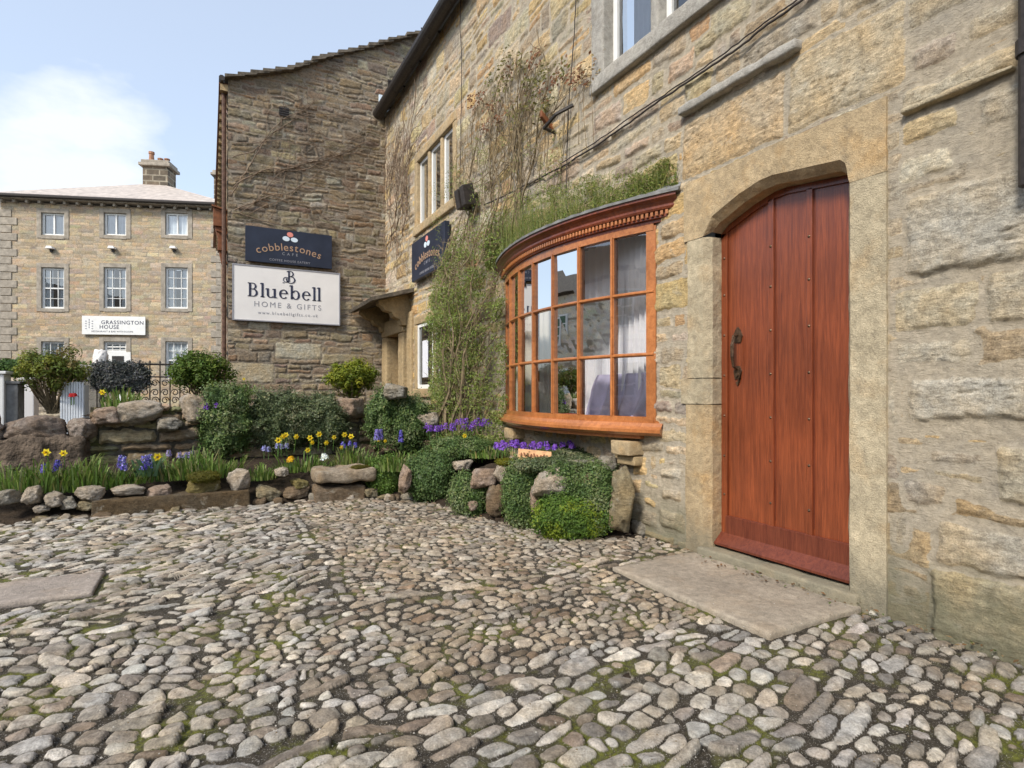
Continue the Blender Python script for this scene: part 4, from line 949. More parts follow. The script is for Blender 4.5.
def met(i, x, y): dx = x-SD[i, 0]; dy = y-SD[i, 1]; return np.hypot((dx*cs[i]+dy*sn_[i])*SD[i, 2], (-dx*sn_[i]+dy*cs[i])*SD[i, 3])
best = np.full(len(px), 1e9); bi = np.zeros(len(px), int)
for da in (-1, 0, 1):
    for db in (-1, 0, 1):
        for k in range(MX):
            c = bk_[ca+da, cb+db, k]; v_ = c >= 0; ci = np.where(v_, c, 0); d = np.where(v_, met(ci, wx_, wy_), 1e9); b = d < best; best = np.where(b, d, best); bi = np.where(b, c, bi)
acc = np.zeros(len(px)); KK = 7.0
for da in (-1, 0, 1):
    for db in (-1, 0, 1):
        for k in range(MX):
            c = bk_[ca+da, cb+db, k]; v_ = (c >= 0) & (c != bi); ci = np.where(v_, c, 0)
            d2 = met(ci, wx_, wy_); sep = np.maximum(met(bi, SD[ci, 0], SD[ci, 1]), .3); e = (d2**2-best**2)/(2*sep); e2 = np.where(v_, np.minimum(e, 3), 3); acc += np.exp(-KK*e2)
edge = -np.log(acc+1e-9)/KK
edge = np.minimum(edge, 1.42-best)                      # isolated stones still end
nS = len(SD); hs = rc.uniform(.7, 1.25, nS); gapv = rc.uniform(.09, .21, nS); tlx = rc.normal(0, .12, nS); tly = rc.normal(0, .12, nS)
size = 1/np.maximum(SD[:, 2], SD[:, 3])*2
e = edge-gapv[bi]+.04*fbm(px*28, py*28, 2, 12); e = np.minimum(e, .9)
fl_ = inflag(px, py, .012) | lslab(px, py, .012); e = np.where(fl_, -1, e)
dome = np.sqrt(np.clip(1-(1-np.clip(e/.34, 0, 1))**2, 0, 1)); mask = sstep(-.02, .10, e)
dxs = px-SD[bi, 0]; dys = py-SD[bi, 1]
hh = dome*(.011*hs[bi]+.06*size[bi])+mask*(tlx[bi]*dxs+tly[bi]*dys)*1.1+mask*.005*fbm(px*26, py*26, 3, 15)+(1-mask)*.004*fbm(px*50, py*50, 3, 16)
slope = .030*fbm(px*.7, py*.7, 2, 40)*sstep(0, .6, np.abs(px-2.5))
bed_lift = .02*sstep(5.0, 6.0, py)
zc_ = G-.032+hh+slope+bed_lift
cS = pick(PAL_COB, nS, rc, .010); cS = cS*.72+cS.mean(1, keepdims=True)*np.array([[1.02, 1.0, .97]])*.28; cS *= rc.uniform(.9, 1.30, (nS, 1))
# paler stones to the left, browner small ones right, darker ones by the near wall
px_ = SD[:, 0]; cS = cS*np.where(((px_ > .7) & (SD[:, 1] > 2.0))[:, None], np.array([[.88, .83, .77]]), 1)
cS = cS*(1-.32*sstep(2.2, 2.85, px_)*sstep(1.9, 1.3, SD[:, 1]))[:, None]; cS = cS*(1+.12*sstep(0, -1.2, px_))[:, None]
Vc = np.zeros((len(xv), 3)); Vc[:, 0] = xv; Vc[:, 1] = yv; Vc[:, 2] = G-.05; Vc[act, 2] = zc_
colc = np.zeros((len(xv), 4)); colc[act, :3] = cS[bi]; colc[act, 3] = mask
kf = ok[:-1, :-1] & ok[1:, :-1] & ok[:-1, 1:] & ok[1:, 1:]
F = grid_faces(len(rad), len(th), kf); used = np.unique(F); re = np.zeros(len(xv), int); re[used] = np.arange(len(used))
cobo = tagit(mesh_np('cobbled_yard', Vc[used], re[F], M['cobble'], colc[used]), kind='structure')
# coarse yard beyond the modelled stones
m = MB(); m.add([(-30, -12, G-.06), (3.0, -12, G-.06), (3.0, 6.3, G-.06), (-30, 6.3, G-.06)], [(0, 1, 2, 3)]); tagit(m.build('yard_surface', M['soil'], None, norm=False), kind='structure')
stone_part('door_flagstone', (2.15, 1.68, G-.08), (2.83, 2.785, G-.006), M['flag'], None, .012, .010, 2.5, .04)
tagit(bpy.data.objects['door_flagstone'], 'worn flat beige flagstone lying in front of the red door', 'flagstone')
M['pinkslab'] = dressed('pinkish_flagstone', (.32, .275, .235), .4, .1, 0)
for a_, b_, lb in ((-1.16, -.54, 'pinkish flat slab set in the cobbles at the left edge of the yard'), (-2.15, -1.19, 'second pinkish slab further left in the cobbles, joined to the first')):
    tagit(stone_part('yard_slab', (a_, 3.73, G-.05), (b_, 4.13, G-.018), M['pinkslab'], None, .03, .012, 3, .05), lb, 'flagstone')
# loose grit and dry debris between stones
m = MB()
for _ in range(2600):
    r = 1.3+4.2*random.random()**1.3; t = math.radians(random.uniform(5, 118)); x, y = r*math.cos(t), r*math.sin(t)
    if x > 2.8 or y > 5.9: continue
    s = random.uniform(.0015, .0042); z = G-.006+random.uniform(-.012, .012); a = random.uniform(0, 3)
    c = random.choice([(.45, .42, .37), (.35, .3, .24), (.2, .15, .09), (.5, .46, .4)])
    m.add([(x+s*math.cos(a), y+s*math.sin(a), z), (x-s*math.sin(a), y+s*math.cos(a), z+s*.2), (x-s*math.cos(a), y-s*math.sin(a), z), (x+s*math.sin(a), y-s*math.cos(a), z), (x, y, z+s)], [(0, 1, 4), (1, 2, 4), (2, 3, 4), (3, 0, 4)], c)
tagit(m.build('grit', M['leaf'], None), kind='stuff', label='pale grit scattered in the joints of the cobbles', cat='grit')
m = MB()
for _ in range(420):
    q = random.random()
    if q < .5: x, y = 2.84-abs(random.gauss(0, .08)), random.uniform(.9, 3.2)
    elif q < .8: x, y = random.uniform(-3.5, 1.3), 5.78-abs(random.gauss(0, .12))
    else: x, y = random.uniform(1.6, 2.3), random.uniform(3.4, 5.3)
    if 2.12 < x < 2.86 and 1.66 < y < 2.8: z = G+.002
    else: z = G-.004
    s_ = random.uniform(.006, .015); a = random.uniform(0, 6.28); u1 = Vector((math.cos(a), math.sin(a), random.uniform(-.2, .4)))*s_; u2 = Vector((-math.sin(a), math.cos(a), random.uniform(-.2, .3)))*s_*.55; c = Vector((x, y, z+.004))
    m.add([c-u1, c+u2, c+u1, c-u2+Vector((0, 0, .004))], [(0, 1, 2, 3)], random.choice([(.20, .11, .05), (.28, .19, .09), (.13, .08, .04), (.10, .14, .04)]))
tagit(m.build('leaf_litter', M['leaf'], None, norm=False), kind='stuff', label='dry fallen leaves along the wall foot and bed edges', cat='leaf litter')
# ================================================================== GARDEN WALL & BEDS
M['render'] = simple('rough_dark_render', (.125, .095, .07), .95, .6, 9, .035, 26)
gw = thing('garden_wall', 'low dry stone retaining wall behind the flower bed', 'wall', (.6, 6.9, G))
layD = layout(-3, 4, -.3, 1.2, (.07, .16), (.18, .5), np.random.default_rng(4), .3)
sx = np.arange(-1.02, 2.86, .010); sz = np.arange(-.1, .88, .010); A, B = np.meshgrid(sx, sz, indexing='ij'); a, b = A.ravel(), B.ravel()
h, col = rubble(a, b, layD, PAL_DRY, 44, .010, None, H=.05, wamp=.035, bev=.035)
mesh_np('wall_face', np.stack([a, 6.9-h+(b)*.06, b], -1), grid_faces(len(sx), len(sz)), M['dry'], col, gw)
m = MB(); m.box((-1.0, 6.95, -.1), (2.85, 7.2, .82)); m.build('wall_core', M['soil'], gw)
gl_ = thing('rendered_wall', 'rough dark rendered low wall at the left end of the flower bed', 'wall', (-2.4, 6.85, G))
stone_part('wall_body', (-4.4, 6.74, -.1), (-1.04, 7.15, .60), M['render'], gl_, .04, .045, 7, .04)
def rock(name, c, s, seed, mat, facet=.3, rot=0, parent=None, col=(.38, .33, .27), label=None, group=None, cat='rock', sub=4, tiltx=0):
    bm = bmesh.new(); bmesh.ops.create_icosphere(bm, subdivisions=sub, radius=1); o = Vector((seed*3.7, seed*1.3, seed*.7))
    Rm = Matrix.Rotation(rot, 4, 'Z') @ Matrix.Rotation(tiltx, 4, 'Y')
    rr_ = random.Random(seed); planes = [(Vector(a), rr_.uniform(.78, .95)) for a in ((1, 0, 0), (-1, 0, 0), (0, 1, 0), (0, -1, 0), (0, 0, 1), (0, 0, -1))]; planes = [((p+Vector((rr_.gauss(0, .22), rr_.gauss(0, .22), rr_.gauss(0, .22)))).normalized(), r) for p, r in planes]
    planes += [(Vector((rr_.gauss(0, 1), rr_.gauss(0, 1), rr_.gauss(0, 1))).normalized(), rr_.uniform(.86, 1.02)) for _ in range(13)]
    for v in bm.verts:
        n = v.co.normalized(); p = n
        acc = sum(math.exp(-55*(r_/dt)) for dt, r_ in ((n.dot(pn), r_) for pn, r_ in planes) if dt > .15); k = min(1.35, -math.log(acc+1e-40)/55)   # broken along flat faces
        d = 1+.05*mnoise.noise(n*1.1+o)+.10*mnoise.fractal(n*3.5+o, .55, 2.1, 6)-.05*abs(mnoise.noise(n*7+o))
        v.co = n*k*d; v.co = Vector((v.co.x*s[0], v.co.y*s[1], v.co.z*s[2])); v.co = Rm @ v.co + Vector(c)
    me = bpy.data.meshes.new(name); bm.to_mesh(me); bm.free()
    at = me.color_attributes.new('Col', 'FLOAT_COLOR', 'POINT'); at.data.foreach_set('color', [x for _ in me.vertices for x in (*col, 1)])
    b = Vector((c[0], c[1], c[2]-s[2]*.8)); ob = link_mesh(name, me, mat, parent, True, None if parent else b)
    if label: tagit(ob, label, cat, group)
    return ob
rk = dict(w=(.43, .385, .33), p=(.33, .26, .215), g=(.30, .285, .25), b=(.19, .145, .10), y=(.29, .25, .165), m=(.19, .165, .07))
# coping rocks of the left wall
for k, (x, w, hh_) in enumerate(((-4.05, .3, .17), (-3.5, .28, .16), (-2.95, .26, .17), (-2.42, .26, .16), (-1.92, .26, .18), (-1.42, .25, .17), (-1.08, .14, .15))):
    rock('coping_stone', (x, 6.93, .665), (w, .2, hh_*.8), 20+k, M['rock'], .5, 0, gl_, (.24, .195, .165) if k % 2 else (.31, .26, .225))
# wall-top rocks that can be picked out
def wp(u, v, y): p = ony(u, v, y); return (p.x, p.y, p.z)
tops = [(108, 416, .13, .10, 'p', 'small pinkish rock on the garden wall top just right of the dark rendered wall'), (140, 411, .22, .115, 'w', 'large pale pinkish boulder on the garden wall below the daffodil clump'),
        (168, 424, .12, .08, 'g', 'flat grey rock wedged right of the pale boulder on the garden wall'), (198, 410, .16, .16, 'w', 'craggy whitish rock under the round green bush on the wall'), (352, 408, .17, .14, 'p', 'pale broken rock at the foot of the yellow green bush'),
        (395, 392, .13, .09, 'g', 'grey rock with pale face at the right end of the wall top'), (428, 420, .12, .10, 'w', 'rounded whitish rock beside the climber foot')]
for k, (u, v, w, hh_, c, lb) in enumerate(tops): rock('wall_rock', wp(u, v, 6.85 if u < 380 else 6.3), (w, .14, hh_), 60+k, M['rock'], .7, .2*k, None, rk[c], lb)
# terrace soil behind the wall
def sheet(name, xs_, ys_, f, mat, parent=None, **k):
    A, B = np.meshgrid(np.array(xs_), np.array(ys_), indexing='ij'); a, b = A.ravel(), B.ravel(); z = f(a, b)
    o = mesh_np(name, np.stack([a, b, z], -1), grid_faces(len(xs_), len(ys_)), mat, None, parent); 
    if not parent: tagit(o, **k)
    return o
sheet('terrace_soil', np.arange(-1.1, 2.9, .06), np.arange(6.95, 10.3, .06), lambda a, b: .78+.03*fbm(a*4, b*4, 4, 3), M['soil'], kind='structure')
sheet('terrace_path', np.arange(-6, -1.0, .1), np.arange(6.95, 11.3, .1), lambda a, b: .42+.02*fbm(a*4, b*4, 4, 3), M['soil'], kind='structure')
BL_ = np.array([(2.95, 3.28), (2.66, 3.36), (2.40, 3.58), (2.25, 3.97), (2.07, 4.59), (1.93, 5.2), (1.66, 5.62), (1.25, 5.84), (-4.5, 5.86)])
def bdist(x, y):
    best = np.full(np.shape(x), 9.0); sg_ = np.ones(np.shape(x))
    for (x0, y0), (x1, y1) in zip(BL_[:-1], BL_[1:]):
        dx, dy = x1-x0, y1-y0; t = np.clip(((x-x0)*dx+(y-y0)*dy)/(dx*dx+dy*dy), 0, 1); qx, qy = x-x0-t*dx, y-y0-t*dy; d = np.hypot(qx, qy)
        cr = dx*(y-y0)-dy*(x-x0); sg_ = np.where(d < best, np.where(cr < 0, 1, -1), sg_); best = np.minimum(best, d)
    return best*sg_
def bedz(x, y):
    d = bdist(x, y); left = .05+.30*sstep(0, 1.0, d); hi_ = sstep(5.6, 4.7, y)*sstep(1.4, 2.0, x)
    return np.where(d > -.02, sstep(-.02, .05, d)*(left*(1-hi_)+.40*sstep(.06, .26, d)*hi_), -.14)+.015*fbm(x*7, y*7, 4, 31)-.04
sheet('bed_soil', np.arange(-4.2, 1.3, .04), np.arange(5.80, 6.95, .04), bedz, M['soil'], kind='structure')
sheet('bed_soil', np.arange(1.26, 2.86, .02), np.arange(3.0, 6.95, .02), bedz, M['soil'], kind='structure')
def vcon(u): return float(np.interp(u, [370, 385, 430, 470, 505, 525, 572, 620, 645], [496, 497, 502, 513, 520, 526, 535, 538, 536]))
def pxb(u0, u1, v0, v1, back):      # a box seen at these pixels, standing 'back' metres behind the bed's front line
    u = (u0+u1)/2; v = (v0+v1)/2; t = (CAMZ-G)*FPX/(vcon(u)-HZ)+back; d = ray(u, v); return Vector((d[0]*t, d[1]*t, CAMZ+d[2]*t)), (u1-u0)/2/FPX*t, (v1-v0)/2/FPX*t
# edging stones along the bed front: (u, v centre, half w px, half h px, depth y, colour, label)
EDG = [(8, 497, 10, 9, 'g', 'bluish grey stone at the far left end of the bed edging'), (33, 495, 9, 11, 'w', 'upright pale stone second from the left end of the bed edging'), (55, 500, 10, 9, 'w', 'white blocky stone left of the daffodils at the bed edge'),
       (42, 508, 9, 5, 'w', 'low white cobble in front of the pale edging stones'), (68, 503, 7, 7, 'g', 'small grey stone leaning by the white blocky stone'), (92, 493, 13, 9, 'w', 'buff stone with flat top left of the long kerb'),
       (88, 505, 12, 6, 'y', 'mossy brown cobble at the left end of the long kerb'), (128, 490, 17, 6, 'w', 'flat pale stone lying on the long kerb'), (160, 492, 14, 8, 'p', 'pinkish brown stone lying on the long kerb'), (205, 485, 18, 11, 'm', 'round mossy golden boulder in the bed edging'),
       (240, 479, 12, 13, 'w', 'tall white lichened rock beside the mossy boulder'), (267, 493, 15, 8, 'y', 'slanting buff slab leaning in the bed edging'), (296, 492, 14, 8, 'b', 'brown angular stone between slanting slab and the big flat slab'),
       (282, 472, 8, 6, 'w', 'small white rock set back among the pansies'), (300, 484, 10, 6, 'm', 'mossy lump of stone below the daffodils'), (325, 490, 14, 7, 'b', 'dark squat block under the left end of the big flat slab'), (370, 492, 9, 6, 'y', 'small buff cobble at the right end of the big flat slab'),
       (405, 480, 7, 16, 'p', 'upright pinkish stone between the two round green cushions')]
for k, (u, v, hw, hh_, c, lb) in enumerate(EDG):
    y = 5.92 if u < 330 else 5.75
    if u > 380: y = 5.3
    p = ony(u, v, y); t = p.y/ray(u, v)[1]; rock('edging_stone', (p.x, p.y, p.z), (hw/FPX*t*.86, .10, hh_/FPX*t*.86), 100+k, M['rock'], .6, .15*(k % 5-2), None, rk[c], lb, None, 'edging stone', tiltx=(.35 if u == 267 else .1*(k % 3-1)))
p = ony(347, 476, 5.72); stone_part('flat_slab', (p.x-.29, 5.64, p.z-.055), (p.x+.27, 6.1, p.z+.07), M['rock'], None, .03, .022, 5, .04, None, (.36, .30, .23)); tagit(bpy.data.objects['flat_slab'], 'big flat pinkish slab laid on the bed edge near the daffodils', 'edging stone')
p = ony(335, 491, 5.7); stone_part('kerb_stone', (p.x-.18, 5.68, G-.05), (p.x+.30, 6.0, p.z+.04), M['rock'], None, .03, .02, 5, .04, None, (.2, .155, .11)); tagit(bpy.data.objects['kerb_stone'], 'dark block carrying the big flat slab', 'kerb stone')
pa, pb = ony(92, 504, 5.88), ony(250, 500, 5.88)
stone_part('long_kerb', (pa.x, 5.80, G-.05), (pb.x, 5.96, .12), M['rock'], None, .015, .012, 5, .035, None, (.13, .10, .065)); tagit(bpy.data.objects['long_kerb'], 'long low dark mossy kerb stone along the left flower bed', 'kerb stone')
# filler pebbles along the foot of the edging
for k in range(46):
    x = random.uniform(-3.9, 1.75); y = 5.84 if x < .9 else 5.84-(x-.9)*.45
    rock('foot_pebble', (x, y+random.uniform(-.06, .05), G+.02), (random.uniform(.03, .075), .04, random.uniform(.02, .045)), 300+k, M['rock'], .5, random.random()*3, None, random.choice([rk['g'], rk['w'], rk['b'], rk['y']]), 'small loose stone at the foot of the bed edging', 'small stones at the foot of the edging', 'stone', sub=3)
# right raised bed: retaining rocks
RB = [(530, 573, 467, 498, .03, 'w', 'craggy pinkish white rock set in the green cushion under the bow window'), (528, 546, 483, 517, .04, 'p', 'upright grey pink stone left below the craggy white rock'),
      (581, 592, 470, 500, .05, 'b', 'narrow brown upright stone in the green cushion right of the craggy rock'), (484, 508, 482, 517, .10, 'b', 'tall brown mossy stone left of the wide green cushion'),
      (469, 500, 466, 490, .12, 'p', 'brown rounded rock on top at the left of the raised bed'), (493, 516, 461, 484, .12, 'w', 'pale lichened rock with golden moss on top of the raised bed'),
      (606, 636, 461, 537, .10, 'y', 'tall standing brown stone with white lichen face at the right end of the raised bed'), (596, 619, 453, 474, .35, 'g', 'grey square block beside the corbel under the bow window'),
      (451, 474, 459, 472, .5, 'w', 'whitish rock behind the round green cushions'), (560, 598, 458, 467, .30, 'g', 'flat grey stone on top of the raised bed near the block'),
      (632, 650, 518, 538, .12, 'g', 'low grey stone against the wall foot beside the standing stone'), (398, 412, 467, 498, .12, 'y', 'buff stone at the foot of the bed between green cushions'), (466, 480, 498, 512, .04, 'p', 'small pinkish stone in the low green cushion by the cobbles'), (504, 520, 500, 522, .10, 'b', 'dark brown stone low between tall narrow cushion and mossy stone')]
for k, (u0, u1, v0, v1, bk2, cc, lb) in enumerate(RB):
    c, a_, b_ = pxb(u0, u1, v0, v1, bk2); rock('bed_rock', c, (a_*.88, min(.12, max(a_, .07)), b_*.88), 200+k, M['rock'], .5, -.5+.1*(k % 3), None, rk[cc], lb)
# ================================================================== PLANTS
def rgbv(c, v=.22): k = 1+random.uniform(-v, v); return (c[0]*k*(1+random.uniform(-.12, .12)), c[1]*k, c[2]*k*(1+random.uniform(-.2, .2)))
def leaf(m, p, n, s, col, asp=.5, curl=.15):
    n = n.normalized(); r = Vector((random.gauss(0, 1), random.gauss(0, 1), random.gauss(0, 1))); a = n.cross(r)
    if a.length < 1e-3: return
    a.normalize(); b = n.cross(a)
    m.add([p-a*s, p+b*s*asp+n*s*curl, p+a*s, p-b*s*asp+n*s*curl], [(0, 1, 2, 3)], col)
def cushion(name, label, c, rad_, n, ls, cols, group=None, cat='plant', pw=2.6, rot=0, lumps=.18, zmin=-1, up=.25):
    m = MB(); c = Vector(c); R = Matrix.Rotation(rot, 3, 'Z'); sd_ = Vector((c.x*5, c.y*5, 1))
    def srf(d, k=1):
        q = (abs(d.x)**pw+abs(d.y)**pw+abs(d.z)**pw)**(-1/pw); L = 1+lumps*mnoise.noise(d*2.2+sd_)+lumps*.7*mnoise.noise(d*5.5+sd_); return R @ Vector((d.x*q*rad_[0]*L*k, d.y*q*rad_[1]*L*k, d.z*q*rad_[2]*L*k))
    # inner body of the plant
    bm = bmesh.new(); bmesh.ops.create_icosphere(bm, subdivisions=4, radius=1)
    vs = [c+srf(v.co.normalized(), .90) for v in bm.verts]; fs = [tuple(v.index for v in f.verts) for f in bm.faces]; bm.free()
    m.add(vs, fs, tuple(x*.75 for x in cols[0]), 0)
    for _ in range(n):
        d = Vector((random.gauss(0, 1), random.gauss(0, 1), random.gauss(0, 1))).normalized()
        if d.z < zmin: continue
        k = random.uniform(.86, 1.06) if random.random() < .86 else random.uniform(1.04, 1.20); p = c+srf(d, k); nn = (R @ Vector((d.x/rad_[0], d.y/rad_[1], d.z/rad_[2]))).normalized()+Vector((random.gauss(0, .55), random.gauss(0, .55), random.gauss(0, .55)+up))
        pt = mnoise.noise(p*7); col = cols[min(len(cols)-1, int((pt*.8+.5+random.uniform(-.25, .25))*len(cols)) if pt > -9 else 0) if pt*.8+.5 > 0 else 0]
        leaf(m, p, nn, ls*random.uniform(.6, 1.3), rgbv(col), .55)
    o = m.build(name, M['leaf'], None, loc=(c.x, c.y, c.z-rad_[2]), norm=False); return tagit(o, label, cat, group)
GRN = [(.07, .12, .035), (.11, .17, .05), (.16, .225, .075), (.22, .26, .12)]; GRY = [(.085, .115, .05), (.12, .155, .07), (.17, .20, .10), (.22, .235, .13)]; YG = [(.15, .19, .02), (.22, .26, .03), (.10, .15, .02)]
def pc(u, v, y): return ony(u, v, y)
cushion('trailing_cushion_plant', 'green cushion plant spilling down the garden wall left of the grey green hedge', wp(226, 420, 6.80), (.24, .20, .36), 9000, .0135, GRN, pw=2.15, lumps=.42)
cushion('trailing_cushion_plant', 'wide grey green mat of foliage hanging over the garden wall behind the daffodils', wp(285, 420, 6.82), (.33, .20, .31), 10500, .013, GRY, pw=2.15, lumps=.42)
cushion('trailing_cushion_plant', 'grey green mat on the garden wall directly below the yellow green bush', wp(322, 420, 6.84), (.27, .20, .29), 8500, .013, GRY, pw=2.15, lumps=.42)
cushion('trailing_cushion_plant', 'narrow dark green cushion on the wall right of the yellow green bush', wp(383, 418, 6.5), (.18, .2, .30), 7000, .013, GRN, pw=2.15, lumps=.42)
cushion('trailing_cushion_plant', 'dark green cushion above the blue hyacinth at the climber end of the wall', wp(410, 424, 6.4), (.22, .2, .31), 8000, .013, GRN, pw=2.15, lumps=.42)
BG = [(.085, .15, .025), (.11, .19, .03), (.19, .25, .025)]
for (u0, u1, v0, v1, bk2, lb, n_, ls_, cl_, pw_, yr) in [(369, 402, 456, 497, .10, 'small round fresh green cushion at the cobbles below the blue hyacinths', 6000, .011, [(.10, .17, .03), (.13, .21, .04), (.08, .14, .03)], 2.4, .13),
      (408, 453, 452, 501, .12, 'round grey green cushion second in the row at the cobble edge', 7500, .011, [(.08, .135, .04), (.10, .165, .05), (.13, .19, .07)], 2.5, .17), (450, 488, 474, 514, .07, 'low green cushion between the brown stones at the cobble edge', 6000, .0105, GRN, 2.6, .12),
      (504, 541, 462, 526, .06, 'tall narrow green cushion left of the craggy rock under the bow window', 8000, .0095, GRN, 3, .12), (536, 606, 497, 536, .03, 'lush bright green cushion below the craggy rock under the bow window', 12000, .009, BG, 3, .13), (578, 613, 466, 532, .08, 'green cushion between craggy rock and tall standing stone', 8000, .009, GRN, 3, .10),
      (540, 584, 464, 512, .12, 'green cushion behind the craggy rock under the bow window', 7000, .009, GRN, 3, .12), (516, 612, 457, 472, .30, 'flat grey green mat on top of the raised bed above the craggy rock', 8000, .010, GRY, 2.5, .20)]:
    c, a_, b_ = pxb(u0, u1, v0, v1, bk2); cushion('cushion_plant', lb, c, (a_, yr, b_), n_, ls_, cl_, pw=pw_, rot=-.45)
cushion('cushion_plant', 'loose green foliage mound around the climber foot', wp(462, 448, 5.6), (.36, .35, .12), 8500, .012, GRN, pw=2, rot=1.6)
cushion('cushion_plant', 'grey green foliage behind the tan sign under the bow window', wp(560, 452, 4.35), (.40, .16, .06), 7000, .011, GRY, pw=2, rot=1.8)
cushion('moss_pad', 'golden moss pad on the pale rock of the raised bed', pxb(497, 514, 457, 467, .12)[0], (.075, .07, .03), 4000, .0045, [(.20, .19, .015), (.14, .15, .015)], cat='moss')
cushion('moss_pad', 'dark golden moss on the round boulder of the left bed', wp(204, 477, 5.84), (.12, .07, .05), 3500, .006, [(.13, .12, .015), (.09, .09, .012)], cat='moss')
cushion('moss_pad', 'small brown moss cap on the top right of the big flat slab', wp(360, 468, 5.75), (.09, .06, .03), 2500, .005, [(.13, .11, .015), (.09, .08, .012)], cat='moss')
# bushes on the terrace
def bush(name, label, c, rad_, n, ls, cols, stemh, twig=26, inner=.35, gaps=.2):
    root = thing(name, label, 'bush', (c[0], c[1], c[2]-rad_[2]-stemh)); m = MB(); tw = MB(); c = Vector(c); b0 = Vector((c.x, c.y, c.z-rad_[2]-stemh)); sd_ = Vector((c.x*3, c.y, 4))
    tips = []
    for k in range(twig):
        d = Vector((random.gauss(0, 1), random.gauss(0, 1), random.gauss(.35, .9))).normalized(); e_ = c+Vector((d.x*rad_[0], d.y*rad_[1], d.z*rad_[2]))*random.uniform(.7, 1.0); md = b0.lerp(e_, .5)+Vector((random.gauss(0, .03), random.gauss(0, .03), -.02)); tw.tube([b0+Vector((random.gauss(0, .02), random.gauss(0, .02), 0)), md, e_], [.009, .006, .002], 4, cap=False); tips.append(e_)
    clumps = [(c+Vector((d.x*rad_[0], d.y*rad_[1], d.z*rad_[2]))*random.uniform(inner, .95)*(1+.2*mnoise.noise(d*2+sd_)), random.uniform(.10, .22)*rad_[0]*1.5) for d in (Vector((random.gauss(0, 1), random.gauss(0, 1), random.gauss(.15, .9))).normalized() for _ in range(int(n/60)))]
    for cc, rr in clumps:
        col = random.choice(cols)
        for _ in range(60):
            d = Vector((random.gauss(0, 1), random.gauss(0, 1), random.gauss(0, 1))).normalized(); leaf(m, cc+d*rr*random.random()**.5, d+Vector((0, 0, .5)), ls*random.uniform(.6, 1.3), rgbv(col), .42)
    tw.build('stems', M['bark'], root, norm=False); m.build('crown', M['leaf'], root, norm=False)
bush('round_bush', 'round yellow green evergreen bush on the terrace below the cafe doorway', wp(352, 377, 8.0), (.35, .33, .235), 12000, .021, [(.20, .235, .02), (.27, .28, .025), (.13, .17, .018), (.16, .20, .02)], .14)
bush('round_bush', 'round dark green bush at the left foot of the gable', wp(201, 372, 8.4), (.40, .36, .26), 12000, .022, [(.10, .16, .025), (.15, .20, .03), (.07, .12, .02)], .16)
bush('open_shrub', 'open twiggy yellow green shrub behind the rendered wall', wp(53, 371, 8.0), (.36, .33, .27), 6500, .020, [(.20, .22, .03), (.14, .17, .03), (.21, .17, .06), (.12, .16, .03)], .2, 60, .4)
cushion('hedge', 'low clipped green hedge far behind the rendered wall', wp(8, 372, 14), (1.3, .4, .22), 9000, .035, [(.07, .13, .03), (.10, .17, .04)], pw=5, cat='hedge')
# grass-like leaves, daffodils, bluebells
def tuft(name, label, c, rx, ry, h_, n, cols, w=.006, lean=.5, cat='plant', group=None):
    m = MB(); c = Vector(c)
    for _ in range(int(n*.75)):
        t = random.uniform(0, 6.283); q = random.random()**.5; b = c+Vector((rx*q*math.cos(t), ry*q*math.sin(t), 0)); hh = .85*h_*random.uniform(.3, 1.15)*max(.25, 1+1.1*mnoise.noise(b*5)); d = Vector((math.cos(t)*q+random.gauss(0, .4), math.sin(t)*q+random.gauss(0, .4)-.15, 0))*lean*hh; s_ = Vector((-d.y, d.x, 0)); s_ = (s_.normalized() if s_.length > 1e-4 else Vector((1, 0, 0)))*w*random.uniform(.7, 1.2)
        P_ = [b, b+Vector((0, 0, hh*.5))+d*.22, b+Vector((0, 0, hh*.85))+d*.6, b+Vector((0, 0, hh*.88))+d*1.05]; col = rgbv(random.choice(cols))
        m.add([P_[0]-s_, P_[0]+s_, P_[1]-s_, P_[1]+s_, P_[2]-s_*.7, P_[2]+s_*.7, P_[3]], [(0, 1, 3, 2), (2, 3, 5, 4), (4, 5, 6)], col)
    return tagit(m.build(name, M['leaf'], None, loc=c, norm=False), label, cat, group)
GB = [(.13, .22, .04), (.18, .28, .06), (.09, .16, .03), (.24, .31, .09), (.28, .28, .12)]
for (u, v, y, rx, h_, n, lb) in [(30, 486, 6.1, .40, .24, 700, 'arching strappy leaves at the left end of the bed'), (80, 484, 6.15, .38, .24, 800, 'dense grassy leaves under the two left daffodils'), (205, 472, 6.2, .34, .22, 750, 'fresh grassy clump left of the tall white rock'), (172, 474, 6.3, .2, .24, 350, 'upright grassy clump near the mossy boulder'),
                                  (260, 474, 6.2, .16, .16, 300, 'short grass clump behind the slanting slab'), (305, 466, 6.3, .3, .17, 420, 'thin leaves among the daffodil group'), (355, 462, 6.2, .25, .20, 380, 'upright leaves right of the daffodil group'), (122, 404, 7.05, .18, .20, 260, 'daffodil leaves on top of the garden wall by the railing'),
                                  (240, 390, 7.3, .2, .12, 200, 'short green shoots on the wall at the foot of the gable'), (400, 465, 5.6, .2, .16, 260, 'hyacinth leaves by the blue flower spikes'), (128, 478, 6.15, .2, .14, 220, 'sparse leaves around the blue flowers of the left bed'), (440, 455, 5.7, .28, .14, 300, 'thin green leaves in front of the climber foot'), (490, 452, 4.9, .2, .10, 200, 'short grass in front of the purple flowers')]:
    p = ony(u, v, y); tuft('leaf_clump', lb, (p.x, p.y, p.z-.05), rx, .16, h_, n, GB)
tuft('leaf_clump', 'bluish broad leaved clump around the blue flowers of the left bed', ony(150, 470, 6.2)-Vector((0, 0, .05)), .12, .1, .2, 110, [(.13, .22, .11), (.16, .26, .14)], .012)
